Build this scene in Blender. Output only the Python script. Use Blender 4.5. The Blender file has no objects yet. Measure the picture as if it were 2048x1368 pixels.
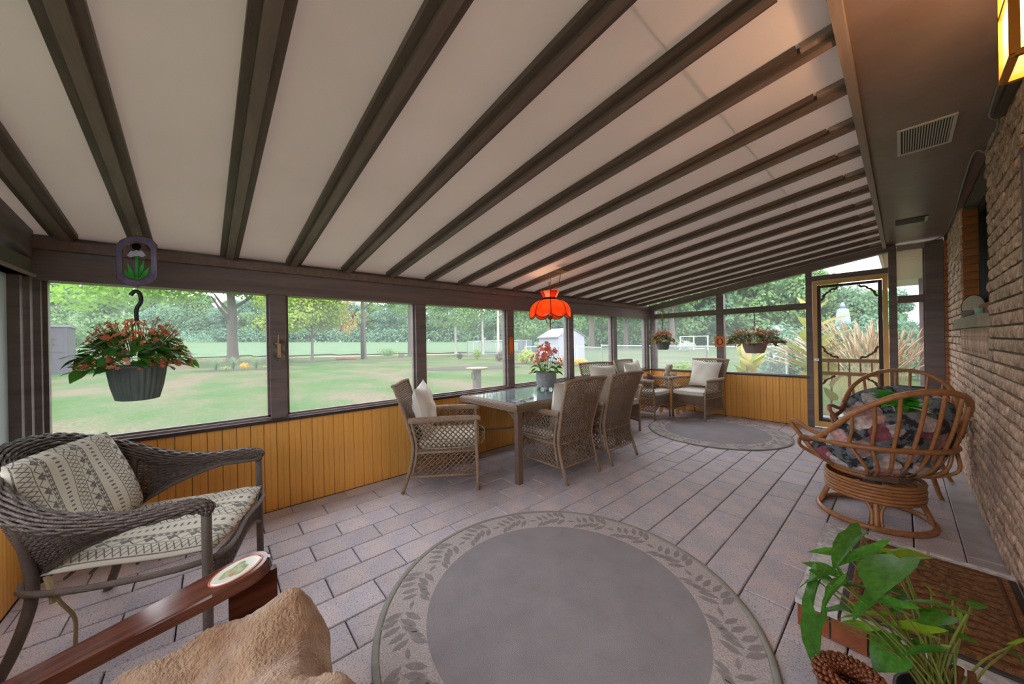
import bpy, bmesh, math, random
import numpy as np
from mathutils import Vector, Matrix
random.seed(7); RNG = np.random.default_rng(7)
SC = bpy.context.scene
COL = SC.collection
PI = math.pi

# ------------------------------------------------------------------ camera
YAW = math.atan(780/682.0); ROLL = 0.018
fw = Vector((-math.sin(YAW), math.cos(YAW), 0)); rt = Vector((math.cos(YAW), math.sin(YAW), 0)); up = Vector((0, 0, 1))
cx = rt*math.cos(ROLL) - up*math.sin(ROLL); cy = rt*math.sin(ROLL) + up*math.cos(ROLL); cz = -fw
cam_d = bpy.data.cameras.new('camera'); cam = bpy.data.objects.new('camera', cam_d); COL.objects.link(cam)
cam_d.sensor_width = 36; cam_d.lens = 682.0/2048*36; cam_d.clip_start = 0.02; cam_d.clip_end = 1000
M4 = Matrix.Identity(4)
for i in range(3):
    M4[i][0] = cx[i]; M4[i][1] = cy[i]; M4[i][2] = cz[i]
M4[2][3] = 1.30
cam.matrix_world = M4
SC.camera = cam

# ------------------------------------------------------------------ sky, exposure
W = bpy.data.worlds.new('sky'); SC.world = W; W.use_nodes = True
nt = W.node_tree; bgn = nt.nodes['Background']
tc = nt.nodes.new('ShaderNodeTexCoord'); nz = nt.nodes.new('ShaderNodeTexNoise'); nz.inputs['Scale'].default_value = 2.2; nz.inputs['Detail'].default_value = 4
cr = nt.nodes.new('ShaderNodeValToRGB')
cr.color_ramp.elements[0].position = 0.3; cr.color_ramp.elements[0].color = (0.78, 0.82, 0.92, 1)
cr.color_ramp.elements[1].position = 0.7; cr.color_ramp.elements[1].color = (0.92, 0.94, 1.0, 1)
nt.links.new(tc.outputs['Generated'], nz.inputs['Vector']); nt.links.new(nz.outputs['Fac'], cr.inputs['Fac']); nt.links.new(cr.outputs['Color'], bgn.inputs['Color'])
bgn.inputs['Strength'].default_value = 1.0
SC.view_settings.view_transform = 'Standard'; SC.view_settings.look = 'None'
SC.view_settings.exposure = 2.60; SC.view_settings.gamma = 1.0; SC.view_settings.use_curve_mapping = False

# ------------------------------------------------------------------ materials
def lin(c):
    c = c/255.0
    return c/12.92 if c <= 0.04045 else ((c+0.055)/1.055)**2.4
def rgb(r, g, b): return (lin(r), lin(g), lin(b), 1)
MATS = {}
def mat(name, col, rough=0.6, var=0.0, scale=8.0, stretch=(1, 1, 1), bump=0.0, bscale=None, spec=0.4, rnd=0.0, metal=0.0, col2=None, trans=0.0, detail=4, sheen=0.0):
    """principled material: noise blends col and col2 (or a darker col); rnd = per object brightness jitter; trans = share of translucent light"""
    if name in MATS: return MATS[name]
    m = bpy.data.materials.new(name); m.use_nodes = True; t = m.node_tree; N = t.nodes; L = t.links
    p = N['Principled BSDF']; out = N['Material Output']
    p.inputs['Roughness'].default_value = rough; p.inputs['Specular IOR Level'].default_value = spec; p.inputs['Metallic'].default_value = metal
    if sheen: p.inputs['Sheen Weight'].default_value = sheen
    src = None
    tc = N.new('ShaderNodeTexCoord'); mp = N.new('ShaderNodeMapping'); mp.inputs['Scale'].default_value = stretch
    L.new(tc.outputs['Object'], mp.inputs['Vector'])
    if var or col2:
        n = N.new('ShaderNodeTexNoise'); n.inputs['Scale'].default_value = scale; n.inputs['Detail'].default_value = detail; n.inputs['Roughness'].default_value = 0.6
        L.new(mp.outputs['Vector'], n.inputs['Vector'])
        r = N.new('ShaderNodeValToRGB'); r.color_ramp.elements[0].position = 0.36; r.color_ramp.elements[1].position = 0.64
        c2 = col2 if col2 else tuple(x*(1-var) for x in col[:3])+(1,)
        r.color_ramp.elements[0].color = c2; r.color_ramp.elements[1].color = col
        L.new(n.outputs['Fac'], r.inputs['Fac']); src = r.outputs['Color']
    if rnd:
        oi = N.new('ShaderNodeObjectInfo'); mr = N.new('ShaderNodeMapRange'); mr.inputs['To Min'].default_value = 1-rnd; mr.inputs['To Max'].default_value = 1+rnd
        L.new(oi.outputs['Random'], mr.inputs['Value'])
        hs = N.new('ShaderNodeHueSaturation'); L.new(mr.outputs['Result'], hs.inputs['Value'])
        if src: L.new(src, hs.inputs['Color'])
        else: hs.inputs['Color'].default_value = col
        src = hs.outputs['Color']
    if src: L.new(src, p.inputs['Base Color'])
    else: p.inputs['Base Color'].default_value = col
    if bump:
        b = N.new('ShaderNodeTexNoise'); b.inputs['Scale'].default_value = bscale or scale*3; b.inputs['Detail'].default_value = 5
        L.new(mp.outputs['Vector'], b.inputs['Vector'])
        bm_ = N.new('ShaderNodeBump'); bm_.inputs['Strength'].default_value = bump; bm_.inputs['Distance'].default_value = 0.02
        L.new(b.outputs['Fac'], bm_.inputs['Height']); L.new(bm_.outputs['Normal'], p.inputs['Normal'])
    if trans:
        tr = N.new('ShaderNodeBsdfTranslucent'); mx = N.new('ShaderNodeMixShader'); mx.inputs['Fac'].default_value = trans
        if src: L.new(src, tr.inputs['Color'])
        else: tr.inputs['Color'].default_value = col
        L.new(p.outputs[0], mx.inputs[1]); L.new(tr.outputs[0], mx.inputs[2]); L.new(mx.outputs[0], out.inputs['Surface'])
    MATS[name] = m
    return m
def mesh_screen(name, col, fac):
    m = bpy.data.materials.new(name); m.use_nodes = True; t = m.node_tree
    t.nodes.remove(t.nodes['Principled BSDF']); out = t.nodes['Material Output']
    d = t.nodes.new('ShaderNodeBsdfDiffuse'); d.inputs['Color'].default_value = col
    tr = t.nodes.new('ShaderNodeBsdfTransparent'); mx = t.nodes.new('ShaderNodeMixShader'); mx.inputs['Fac'].default_value = fac
    tl = t.nodes.new('ShaderNodeBsdfTranslucent'); tl.inputs['Color'].default_value = col; m2 = t.nodes.new('ShaderNodeMixShader')
    t.links.new(d.outputs[0], m2.inputs[1]); t.links.new(tl.outputs[0], m2.inputs[2])
    t.links.new(tr.outputs[0], mx.inputs[1]); t.links.new(m2.outputs[0], mx.inputs[2]); t.links.new(mx.outputs[0], out.inputs['Surface'])
    MATS[name] = m; return m
def glow(name, col, strength):
    m = bpy.data.materials.new(name); m.use_nodes = True; p = m.node_tree.nodes['Principled BSDF']
    p.inputs['Base Color'].default_value = col; p.inputs['Emission Color'].default_value = col; p.inputs['Emission Strength'].default_value = strength
    MATS[name] = m; return m

# ------------------------------------------------------------------ mesh builder
def V(*a): return np.array(a, float)
class MB:
    def __init__(self): self.v = []; self.f = []; self.n = 0; self.uv = []
    def add(self, verts, faces):
        o = self.n
        self.v.append(np.asarray(verts, float).reshape(-1, 3)); self.n += len(self.v[-1])
        self.f.extend([tuple(o+i for i in fc) for fc in faces]); return self
    def box(self, x0, x1, y0, y1, z0, z1):
        return self.add([(x0,y0,z0),(x1,y0,z0),(x1,y1,z0),(x0,y1,z0),(x0,y0,z1),(x1,y0,z1),(x1,y1,z1),(x0,y1,z1)],
                        [(0,3,2,1),(4,5,6,7),(0,1,5,4),(1,2,6,5),(2,3,7,6),(3,0,4,7)])
    def cbox(self, x0, x1, y0, y1, z0, z1, c=0.004):
        """box with a chamfered top rim"""
        v = [(x0,y0,z0),(x1,y0,z0),(x1,y1,z0),(x0,y1,z0),(x0,y0,z1-c),(x1,y0,z1-c),(x1,y1,z1-c),(x0,y1,z1-c),(x0+c,y0+c,z1),(x1-c,y0+c,z1),(x1-c,y1-c,z1),(x0+c,y1-c,z1)]
        f = [(0,3,2,1),(8,9,10,11)]
        for a in (0, 4):
            for i in range(4):
                j = (i+1) % 4; f.append((a+i, a+j, a+4+j, a+4+i))
        return self.add(v, f)
    def beam(self, p0, p1, w, h, upv=(0, 0, 1), ext=0.0):
        """rectangular bar from p0 to p1; w across, h along upv"""
        p0 = V(*p0); p1 = V(*p1); t = p1-p0; t = t/np.linalg.norm(t); p0 = p0-t*ext; p1 = p1+t*ext
        s = np.cross(t, V(*upv)); s /= np.linalg.norm(s); u = np.cross(s, t)
        vs = []
        for p in (p0, p1):
            for a, b in ((-1,-1),(1,-1),(1,1),(-1,1)): vs.append(p+s*a*w/2+u*b*h/2)
        return self.add(vs, [(0,1,2,3),(7,6,5,4),(0,4,5,1),(1,5,6,2),(2,6,7,3),(3,7,4,0)])
    def tube(self, pts, r, n=8, closed=False, flat=1.0, cap=True):
        P = np.asarray(pts, float); k = len(P)
        R = np.full(k, r, float) if np.isscalar(r) else np.asarray(r, float)
        if closed: T = np.roll(P, -1, 0)-np.roll(P, 1, 0)
        else:
            T = np.empty_like(P); T[1:-1] = P[2:]-P[:-2]; T[0] = P[1]-P[0]; T[-1] = P[-1]-P[-2]
        T /= np.maximum(np.linalg.norm(T, axis=1, keepdims=True), 1e-9)
        a = V(0, 0, 1) if abs(T[0][2]) < 0.9 else V(1, 0, 0)
        u = np.cross(T[0], a); u /= np.linalg.norm(u)
        ang = np.arange(n)*2*PI/n; ca = np.cos(ang)[:, None]; sa = np.sin(ang)[:, None]*flat
        vs = []
        for i in range(k):
            u = u-T[i]*np.dot(u, T[i]); u /= max(np.linalg.norm(u), 1e-9); w = np.cross(T[i], u)
            vs.append(P[i]+R[i]*(ca*u+sa*w))
        fs = []
        rng = range(k) if closed else range(k-1)
        for i in rng:
            j = (i+1) % k
            for q in range(n):
                q2 = (q+1) % n; fs.append((i*n+q, i*n+q2, j*n+q2, j*n+q))
        if cap and not closed:
            fs.append(tuple(range(n))[::-1]); fs.append(tuple((k-1)*n+q for q in range(n)))
        return self.add(np.concatenate(vs), fs)
    def lathe(self, prof, n=24, c=(0, 0, 0), wob=None, closed=False):
        vs = []; fs = []
        for i, (r, z) in enumerate(prof):
            for q in range(n):
                a = 2*PI*q/n; rr = r if wob is None else r*(1+wob(a, i))
                vs.append((c[0]+rr*math.cos(a), c[1]+rr*math.sin(a), c[2]+z))
        k = len(prof)
        for i in range(k-1):
            for q in range(n):
                q2 = (q+1) % n; fs.append((i*n+q, i*n+q2, (i+1)*n+q2, (i+1)*n+q))
        if closed:
            fs.append(tuple(range(n))[::-1]); fs.append(tuple((k-1)*n+q for q in range(n)))
        return self.add(vs, fs)
    def prism(self, poly, thick, M=None):
        """outline in xz (flat polygon), thickness along y; M optional 4x4"""
        k = len(poly)
        vs = [(x, -thick/2, z) for x, z in poly]+[(x, thick/2, z) for x, z in poly]
        if M is not None: vs = [tuple(M @ Vector(v)) for v in vs]
        fs = [tuple(range(k)), tuple(range(2*k-1, k-1, -1))]
        for i in range(k):
            j = (i+1) % k; fs.append((i, i+k, j+k, j))
        return self.add(vs, fs)
    def grid(self, fn, nu, nv, closed_u=False):
        vs = [fn(i/nu, j/nv) for j in range(nv+1) for i in range(nu+1)]
        fs = []
        for j in range(nv):
            for i in range(nu):
                a = j*(nu+1)+i; fs.append((a, a+1, a+nu+2, a+nu+1))
        return self.add(vs, fs)
    def ball(self, c, r, n=10, m=7):
        r3 = (r, r, r) if np.isscalar(r) else r
        vs = []; fs = []
        for i in range(m+1):
            th = PI*i/m
            for q in range(n):
                a = 2*PI*q/n; vs.append((c[0]+r3[0]*math.sin(th)*math.cos(a), c[1]+r3[1]*math.sin(th)*math.sin(a), c[2]+r3[2]*math.cos(th)))
        for i in range(m):
            for q in range(n):
                q2 = (q+1) % n; fs.append((i*n+q, (i+1)*n+q, (i+1)*n+q2, i*n+q2))
        return self.add(vs, fs)
    def mesh(self, name, m, smooth=False):
        me = bpy.data.meshes.new(name)
        vs = np.concatenate(self.v) if self.v else np.zeros((0, 3))
        me.from_pydata(vs.tolist(), [], self.f); me.materials.append(m if not isinstance(m, str) else MATS[m])
        if smooth: me.polygons.foreach_set('use_smooth', [True]*len(me.polygons))
        me.update(); return me
    def build(self, name, m, parent=None, smooth=False, loc=None):
        return put(self.mesh(name, m, smooth), name, parent, loc)
def put(me, name, parent=None, loc=None, rot=None, scale=None):
    o = bpy.data.objects.new(name, me); COL.objects.link(o); o.parent = parent
    if loc is not None: o.location = loc
    if rot is not None: o.rotation_euler = rot
    if scale is not None: o.scale = scale
    return o
def tag(o, label, cat, group=None):
    o['label'] = label; o['category'] = cat
    if group: o['group'] = group
    return o
def thing(name, label, cat, loc=(0, 0, 0), heading=None, group=None):
    """an Empty at the thing's base; heading = compass angle (degrees from +X) that its local +Y looks to"""
    o = bpy.data.objects.new(name, None); COL.objects.link(o); o.location = loc; o.empty_display_size = 0.1
    if heading is not None: o.rotation_euler = (0, 0, math.radians(heading-90))
    return tag(o, label, cat, group)
def structure(o): o['kind'] = 'structure'; return o
def stuff(o): o['kind'] = 'stuff'; return o
def copy_tree(o, parent=None):
    kids = list(o.children); c = o.copy(); COL.objects.link(c); c.parent = parent
    for ch in kids: copy_tree(ch, c)
    return c
def spline(pts, n=8, closed=False):
    """Catmull-Rom through pts, n samples per span"""
    P = np.asarray(pts, float); k = len(P); out = []
    spans = k if closed else k-1
    for i in range(spans):
        if closed: p0, p1, p2, p3 = P[(i-1) % k], P[i], P[(i+1) % k], P[(i+2) % k]
        else: p0, p1, p2, p3 = P[max(i-1, 0)], P[i], P[i+1], P[min(i+2, k-1)]
        for s in range(n):
            t = s/n; t2 = t*t; t3 = t2*t
            out.append(0.5*((2*p1)+(-p0+p2)*t+(2*p0-5*p1+4*p2-p3)*t2+(-p0+3*p1-3*p2+p3)*t3))
    if not closed: out.append(P[-1])
    return np.array(out)
def rbox(name, sx, sy, sz, r, m, parent=None, seg=3, puff=0.0, loc=None, subdiv=0):
    """rounded box, centred in x,y with its base at z=0; puff swells the faces like a cushion"""
    bm = bmesh.new(); bmesh.ops.create_cube(bm, size=1)
    if subdiv: bmesh.ops.subdivide_edges(bm, edges=bm.edges[:], cuts=subdiv, use_grid_fill=True)
    for v in bm.verts:
        x, y, z = v.co*2
        k = 1+puff*(1-x*x)*(1-y*y) if abs(z) > 0.5 else 1
        v.co = Vector((v.co.x*sx, v.co.y*sy, v.co.z*sz*k+sz/2))
    if not subdiv: bmesh.ops.bevel(bm, geom=bm.edges[:], offset=r, segments=seg, affect='EDGES', profile=0.5)
    me = bpy.data.meshes.new(name); bm.to_mesh(me); bm.free(); me.materials.append(MATS[m] if isinstance(m, str) else m)
    me.polygons.foreach_set('use_smooth', [True]*len(me.polygons))
    return put(me, name, parent, loc)
def pillow_mb(w, h, t, n=14, pinch=0.12, wr=0.006, seed=0):
    """pillow standing in xz plane, bottom edge at z=0, pointed corners"""
    rs = np.random.default_rng(seed); ph = rs.uniform(0, 6, 6); mb = MB()
    for side in (-1, 1):
        def fn(u, v):
            x = 2*u-1; z = 2*v-1
            px = x*(1-pinch*(1-abs(z)**1.5)*abs(x)**3)*w/2; pz = z*(1-pinch*(1-abs(x)**1.5)*abs(z)**3)*h/2
            th = t/2*max(0, (1-abs(x)**2.6))**0.6*max(0, (1-abs(z)**2.6))**0.6
            wk = wr*(math.sin(7*x+3*z+ph[0])+math.sin(11*z-4*x+ph[1])+0.7*math.sin(17*x*z+ph[2]))*(1-x*x)*(1-z*z)
            return (px, side*(th+wk*(th > 0)), pz+h/2)
        k = mb.n; mb.grid(fn, n, n)
        if side > 0:
            nf = n*n; mb.f[-nf:] = [fc[::-1] for fc in mb.f[-nf:]]
    return mb
# ------------------------------------------------------------------ shared materials
mat('dark_wood', rgb(126, 114, 110), 0.5, 0.3, 3, (1, 1, 6), bump=0.15, bscale=40)
mat('header_wood', rgb(128, 114, 110), 0.5, 0.3, 3, (1, 0.3, 6), bump=0.15, bscale=40)
mat('rafter_wood', rgb(130, 112, 102), 0.45, 0.25, 4, (0.4, 6, 6), bump=0.2, bscale=50)
mat('batten_wood', rgb(108, 92, 82), 0.5, 0.3, 4, (0.4, 6, 6), bump=0.2, bscale=50)
mat('fascia_wood', rgb(156, 140, 130), 0.45, 0.2, 4, (6, 0.5, 6), bump=0.15, bscale=40)
mat('soffit_paint', rgb(136, 120, 112), 0.32, 0.18, 3, bump=0.1, bscale=14)
mat('yellow_board', rgb(252, 188, 94), 0.5, 0.10, 5, (3, 3, 0.8), rnd=0.05, bump=0.08, bscale=30)
mat('yellow_trim', rgb(236, 190, 112), 0.45, 0.12, 5, (3, 3, 0.8), bump=0.08)
mat('sill_wood', rgb(70, 56, 54), 0.35, 0.25, 4, (4, 0.6, 4))
mat('sill_track', rgb(150, 136, 134), 0.4)
mat('ceiling_panel', rgb(234, 224, 216), 0.7, 0.05, 1.2, trans=0.155, rnd=0.02)  # slight translucency added so skylight through the roof brightens the room
mat('mortar', rgb(120, 112, 98), 0.95, 0.25, 30, bump=0.4, bscale=80)
mat('paver_joint', rgb(52, 46, 44), 0.95, 0.3, 30)
mat('concrete', rgb(196, 192, 194), 0.75, 0.2, 6, bump=0.2, bscale=60)
mat('vinyl', rgb(176, 178, 174), 0.5, 0.08, 2, trans=0.35)
mat('stone_sill', rgb(176, 172, 150), 0.9, 0.2, 24, bump=0.5, bscale=60)
mat('orange_brick', rgb(188, 122, 74), 0.85, 0.25, 16, rnd=0.12, bump=0.35, bscale=70)
mat('pink_brick', rgb(206, 140, 112), 0.85, 0.25, 14, rnd=0.12, bump=0.35, bscale=70)
mat('window_dark', rgb(38, 34, 32), 0.3)
mat('lantern_knob', rgb(196, 150, 80), 0.3, metal=0.8)
mat('black_glass', rgb(30, 34, 34), 0.06, spec=0.6)
mesh_screen('insect_screen', rgb(186, 194, 192), 0.13)

# paver: sandy pink and grey, fine dark pits
m = mat('paver', rgb(222, 208, 208), 0.6, 0.0, 5, col2=rgb(196, 194, 206), rnd=0.10, bump=0.25, bscale=160, detail=6, spec=0.45)
t = m.node_tree; N = t.nodes; L = t.links
pb = N['Principled BSDF']; old = pb.inputs['Base Color'].links[0].from_socket
sp = N.new('ShaderNodeTexNoise'); sp.inputs['Scale'].default_value = 150; sp.inputs['Detail'].default_value = 2
ge = N.new('ShaderNodeNewGeometry'); L.new(ge.outputs['Position'], sp.inputs['Vector'])
rp = N.new('ShaderNodeValToRGB'); rp.color_ramp.elements[0].position = 0.34; rp.color_ramp.elements[0].color = (0.35, 0.33, 0.33, 1); rp.color_ramp.elements[1].position = 0.44; rp.color_ramp.elements[1].color = (1, 1, 1, 1)
L.new(sp.outputs['Fac'], rp.inputs['Fac'])
mm = N.new('ShaderNodeMix'); mm.data_type = 'RGBA'; mm.blend_type = 'MULTIPLY'; mm.inputs['Factor'].default_value = 0.8
L.new(old, mm.inputs[6]); L.new(rp.outputs['Color'], mm.inputs[7]); L.new(mm.outputs[2], pb.inputs['Base Color'])

# rock-faced brick
m = mat('rock_brick', rgb(230, 200, 174), 0.5, 0.0, 18, col2=rgb(172, 138, 114), rnd=0.24, bump=0.9, bscale=46, detail=6, spec=0.5)

# ------------------------------------------------------------------ dimensions
XL, XR, YF, YN = -3.28, 0.36, 6.48, -0.79
def raf_z(x): return 1.94+0.150*(x+3.28)

# ------------------------------------------------------------------ floor
fl = structure(MB().box(XL-0.12, XR+0.12, YN-0.1, YF+0.12, -0.10, -0.018).build('floor', 'paver_joint'))
fl['label'] = 'porch floor of pinkish grey concrete pavers in running bond'
def paver_mesh(x0, x1, y0, y1):
    return MB().cbox(x0, x1, y0, y1, -0.02, 0.0, 0.004)
full = paver_mesh(-0.0958, 0.0958, -0.1968, 0.1968).mesh('paver', 'paver')
X0 = -0.56-0.198*13   # joint grid
nrow = 0; more_pavers = MB()
for i in range(-1, 18):
    xa = X0+0.198*i; xb = xa+0.198
    if xb < XL+0.01 or xa > 0.10: continue
    nrow += 1
    off = 0.25 if (i % 2 == 0) else 0.45
    k = math.floor((YN-off)/0.4)
    y = off+0.4*k
    while y < YF:
        ya, yb = max(y, YN), min(y+0.4, YF); xc0, xc1 = max(xa, XL), xb
        if yb-ya > 0.03:
            cyy = (ya+yb)/2
            if (cyy < 0.55 and xa > -0.95) or cyy < -0.6:
                more_pavers.cbox(xc0+0.002, xc1-0.002, ya+0.002, yb-0.002, -0.02, 0.0, 0.004)
            else:
                if yb-ya > 0.39 and xc1-xc0 > 0.19:
                    put(full, 'paver', fl, ((xa+xb)/2, cyy, random.uniform(-0.002, 0)))
                else:
                    paver_mesh(xc0+0.002, xc1-0.002, ya+0.002, yb-0.002).build('paver', 'paver', fl)
        y += 0.4
stuff(more_pavers.build('pavers', 'paver', fl))
# cast concrete strip along the brick wall, with two control joints
for ya, yb in ((-0.79, 1.95), (1.955, 3.3), (3.305, 4.9), (4.905, 6.46)):
    MB().cbox(0.034+0.198-0.0, XR+0.01, ya, yb, -0.02, 0.001, 0.004).build('concrete_strip', 'concrete', fl)

# ------------------------------------------------------------------ wall on the garden side
def planks(parent, a0, a1, z0, z1, axis, face, back, step=0.083):
    """beadboard: every board its own piece; axis 'y' runs along Y with the face at x=face"""
    n = max(1, round((a1-a0)/step)); st = (a1-a0)/n; cache = {}
    for i in range(n):
        p0 = a0+i*st+0.0012; p1 = a0+(i+1)*st-0.0012; c = 0.004; w = p1-p0
        key = 'b'
        if key not in cache:
            s = 1 if face > back else -1; d = abs(face-back)
            # cross-section with chamfered edges and a bead groove in the middle
            sec = [(0, 0), (0, d-c), (c, d), (w*0.46, d), (w*0.5, d-0.003), (w*0.54, d), (w-c, d), (w, d-c), (w, 0)]
            vs = []; k = len(sec)
            for zz in (z0, z1):
                for q, dd in sec:
                    vs.append((q, back*0+dd*s, zz) if axis == 'x' else (dd*s, q, zz))
            fs = [tuple(range(k)), tuple(range(2*k-1, k-1, -1))]+[(j, (j+1) % k, (j+1) % k+k, j+k) for j in range(k)]
            cache[key] = MB().add(vs, fs).mesh('plank', 'yellow_board')
        put(cache[key], 'plank', parent, (p0, back, 0) if axis == 'x' else (back, p0, 0))
wl = structure(MB().box(XL-0.11, XL-0.014, YN, YF, -0.1, 0.70).build('wall_left', 'dark_wood'))
wl['label'] = 'long garden side wall with yellow beadboard below and screened openings'
planks(wl, YN+0.002, YF-0.002, 0.004, 0.695, 'y', XL, XL-0.014)
MB().box(XL-0.13, XL+0.03, YN, YF, 0.70, 0.725).build('window_sill', 'sill_wood', wl)
MB().box(XL-0.05, XL-0.02, YN, YF, 0.725, 0.738).build('screen_track', 'sill_track', wl)
MB().box(XL-0.075, XL-0.045, YN, YF, 0.725, 0.752).build('screen_stop', 'dark_wood', wl)
MB().box(XL-0.13, XL-0.0, YN-0.1, YF+0.1, 1.71, 1.885).build('header_beam', 'header_wood', wl)
MB().box(XL-0.13, XL+0.022, YN-0.1, YF+0.1, 1.887, 1.945).build('top_plate', 'rafter_wood', wl)
MB().box(XL-0.13, XL-0.06, YN-0.1, YF+0.1, 1.946, 2.02).build('eave_board', 'header_wood', wl)
POSTS = [-0.805, 0.39, 1.625, 2.86, 4.075, 5.275, 6.44]
for i, y in enumerate(POSTS):
    w = 0.11 if 0 < i < 6 else 0.10
    pm = MB().box(XL-0.12, XL-0.012, y-w/2, y+w/2, 0.727, 1.709).build('post', 'dark_wood', wl)
    for s in (-1, 1):
        if (i == 0 and s < 0) or (i == 6 and s > 0): continue
        MB().box(XL-0.085, XL-0.045, y+s*(w/2+0.009)-0.009, y+s*(w/2+0.009)+0.009, 0.74, 1.709).build('screen_stop', 'dark_wood', pm)
for a, b in zip(POSTS[:-1], POSTS[1:]):
    MB().box(XL-0.066, XL-0.064, a+0.055, b-0.055, 0.74, 1.71).build('screen', 'insect_screen', wl)

# ------------------------------------------------------------------ end wall beside the wicker chair
wn = structure(MB().box(XL, XR, YN-0.11, YN-0.014, -0.1, 0.70).build('wall_near', 'dark_wood'))
wn['label'] = 'end wall of yellow beadboard under a pale vinyl panel'
planks(wn, XL+0.002, -1.6, 0.004, 0.70, 'x', YN, YN-0.014)
MB().box(-1.6, XR, YN-0.014, YN-0.002, 0.0, 0.70).build('plain_board', 'yellow_board', wn)
MB().box(XL, XR, YN-0.11, YN+0.02, 0.70, 0.725).build('window_sill', 'sill_wood', wn)
MB().box(XL+0.06, -2.36, YN-0.06, YN-0.052, 0.73, 1.80).build('vinyl_panel', 'vinyl', wn)
for x in (-2.31, -1.0, 0.30): MB().box(x-0.05, x+0.05, YN-0.1, YN, 0.727, 1.719).build('post', 'dark_wood', wn)
for a, b in ((-2.26, -1.05), (-0.95, 0.25)): MB().box(a, b, YN-0.056, YN-0.054, 0.73, 1.72).build('screen', 'insect_screen', wn)  # screened bays behind the camera, unseen, added to let more daylight in
mat('rail_paint', rgb(104, 104, 92), 0.4)
MB().box(XL+0.02, XR, YN-0.08, YN+0.015, 1.72, 1.82).build('rail', 'rail_paint', wn)
MB().box(XL+0.02, XR, YN-0.05, YN+0.03, 1.72, 1.735).build('rail_lip', 'sill_track', wn)
mb = MB(); zz = lambda x: raf_z(x)+0.04
for a, b, m_ in ((XL, -2.31, 'vinyl'), (-2.31, XR, 'insect_screen')):
    MB().add([(a, YN-0.055, 1.82), (b, YN-0.055, 1.82), (b, YN-0.055, zz(b)), (a, YN-0.055, zz(a))], [(0, 1, 2, 3)]).build('gable_panel', m_, wn)  # screened stretch is out of view, left open to brighten the porch
MB().beam((XL, YN-0.03, raf_z(XL)-0.03), (XR, YN-0.03, raf_z(XR)-0.03), 0.09, 0.16).build('gable_rafter', 'dark_wood', wn)
for dx in (0.0, 0.055):
    MB().box(XL+0.005+dx, XL+0.045+dx, YN-0.05+0.0, YN+0.012-0.02*dx/0.055, 0.727, 1.719).build('corner_stop', 'dark_wood', wn)

# ------------------------------------------------------------------ far wall with the screen door
wf = structure(MB().box(XL, -0.91, YF+0.014, YF+0.11, -0.1, 0.70).build('wall_far', 'dark_wood'))
wf['label'] = 'far gable wall with yellow beadboard, screens and brown posts'
planks(wf, XL+0.002, -0.912, 0.004, 0.695, 'x', YF, YF+0.014)
MB().box(XL, -0.90, YF-0.03, YF+0.13, 0.70, 0.725).build('window_sill', 'sill_wood', wf)
MB().box(XL, -0.90, YF+0.02, YF+0.05, 0.725, 0.738).build('screen_track', 'sill_track', wf)
planks(wf, -0.055, 0.20, 0.004, 0.64, 'x', YF, YF+0.014)
MB().box(-0.055, 0.20, YF-0.02, YF+0.1, 0.645, 0.67).build('window_sill', 'sill_wood', wf)
gz = lambda x: 1.845+0.163*(x+3.28)
def fpost(x0, x1, z0, z1, name='post', parent=None):
    return MB().box(x0, x1, YF+0.0, YF+0.10, z0, z1).build(name, 'dark_wood', parent or wf)
fpost(-3.27, -3.17, 0.727, gz(-3.2)-0.002)
fpost(-2.09, -1.98, 0.727, gz(-2.09)-0.002)
fpost(-0.915, -0.845, 0.0, gz(-0.9)-0.002)
fpost(-0.105, -0.035, 0.0, gz(-0.1)-0.002)
pr = MB(); pr.box(0.19, 0.33, YF-0.02, YF+0.10, 0.0, 2.42); pr.build('post', 'dark_wood', wf)
MB().box(0.175, 0.189, YF+0.03, YF+0.06, 0.672, 2.36).build('screen_stop', 'dark_wood', wf)
for x0, x1 in ((-3.17, -2.092), (-1.978, -0.917), (-0.033, 0.188)):
    MB().box(x0, x1, YF+0.01, YF+0.09, 1.70, 1.79).build('rail', 'dark_wood', wf)
MB().box(-0.843, -0.107, YF+0.005, YF+0.095, 2.095, 2.165).build('door_header', 'dark_wood', wf)
MB().beam((XL, YF+0.04, gz(XL)+0.055), (-0.04, YF+0.04, gz(-0.04)+0.055), 0.11, 0.11).build('gable_rafter', 'dark_wood', wf)
MB().box(-0.03, 0.19, YF+0.01, YF+0.09, 2.355, 2.42).build('eave_rail', 'fascia_wood', wf)
for x0, x1, z0, z1 in ((-3.17, -2.09, 0.727, 1.70), (-1.98, -0.915, 0.727, 1.70), (-0.035, 0.19, 0.672, 1.70), (-0.035, 0.19, 1.79, 2.355)):
    MB().box(x0, x1, YF+0.054, YF+0.056, z0, z1).build('screen', 'insect_screen', wf)
for x0, x1, z0 in ((-3.17, -2.09, 1.79), (-1.98, -0.915, 1.79), (-0.845, -0.105, 2.165)):
    MB().add([(x0, YF+0.055, z0), (x1, YF+0.055, z0), (x1, YF+0.055, gz(x1)), (x0, YF+0.055, gz(x0))], [(0, 1, 2, 3)]).build('screen', 'insect_screen', wf)

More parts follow.
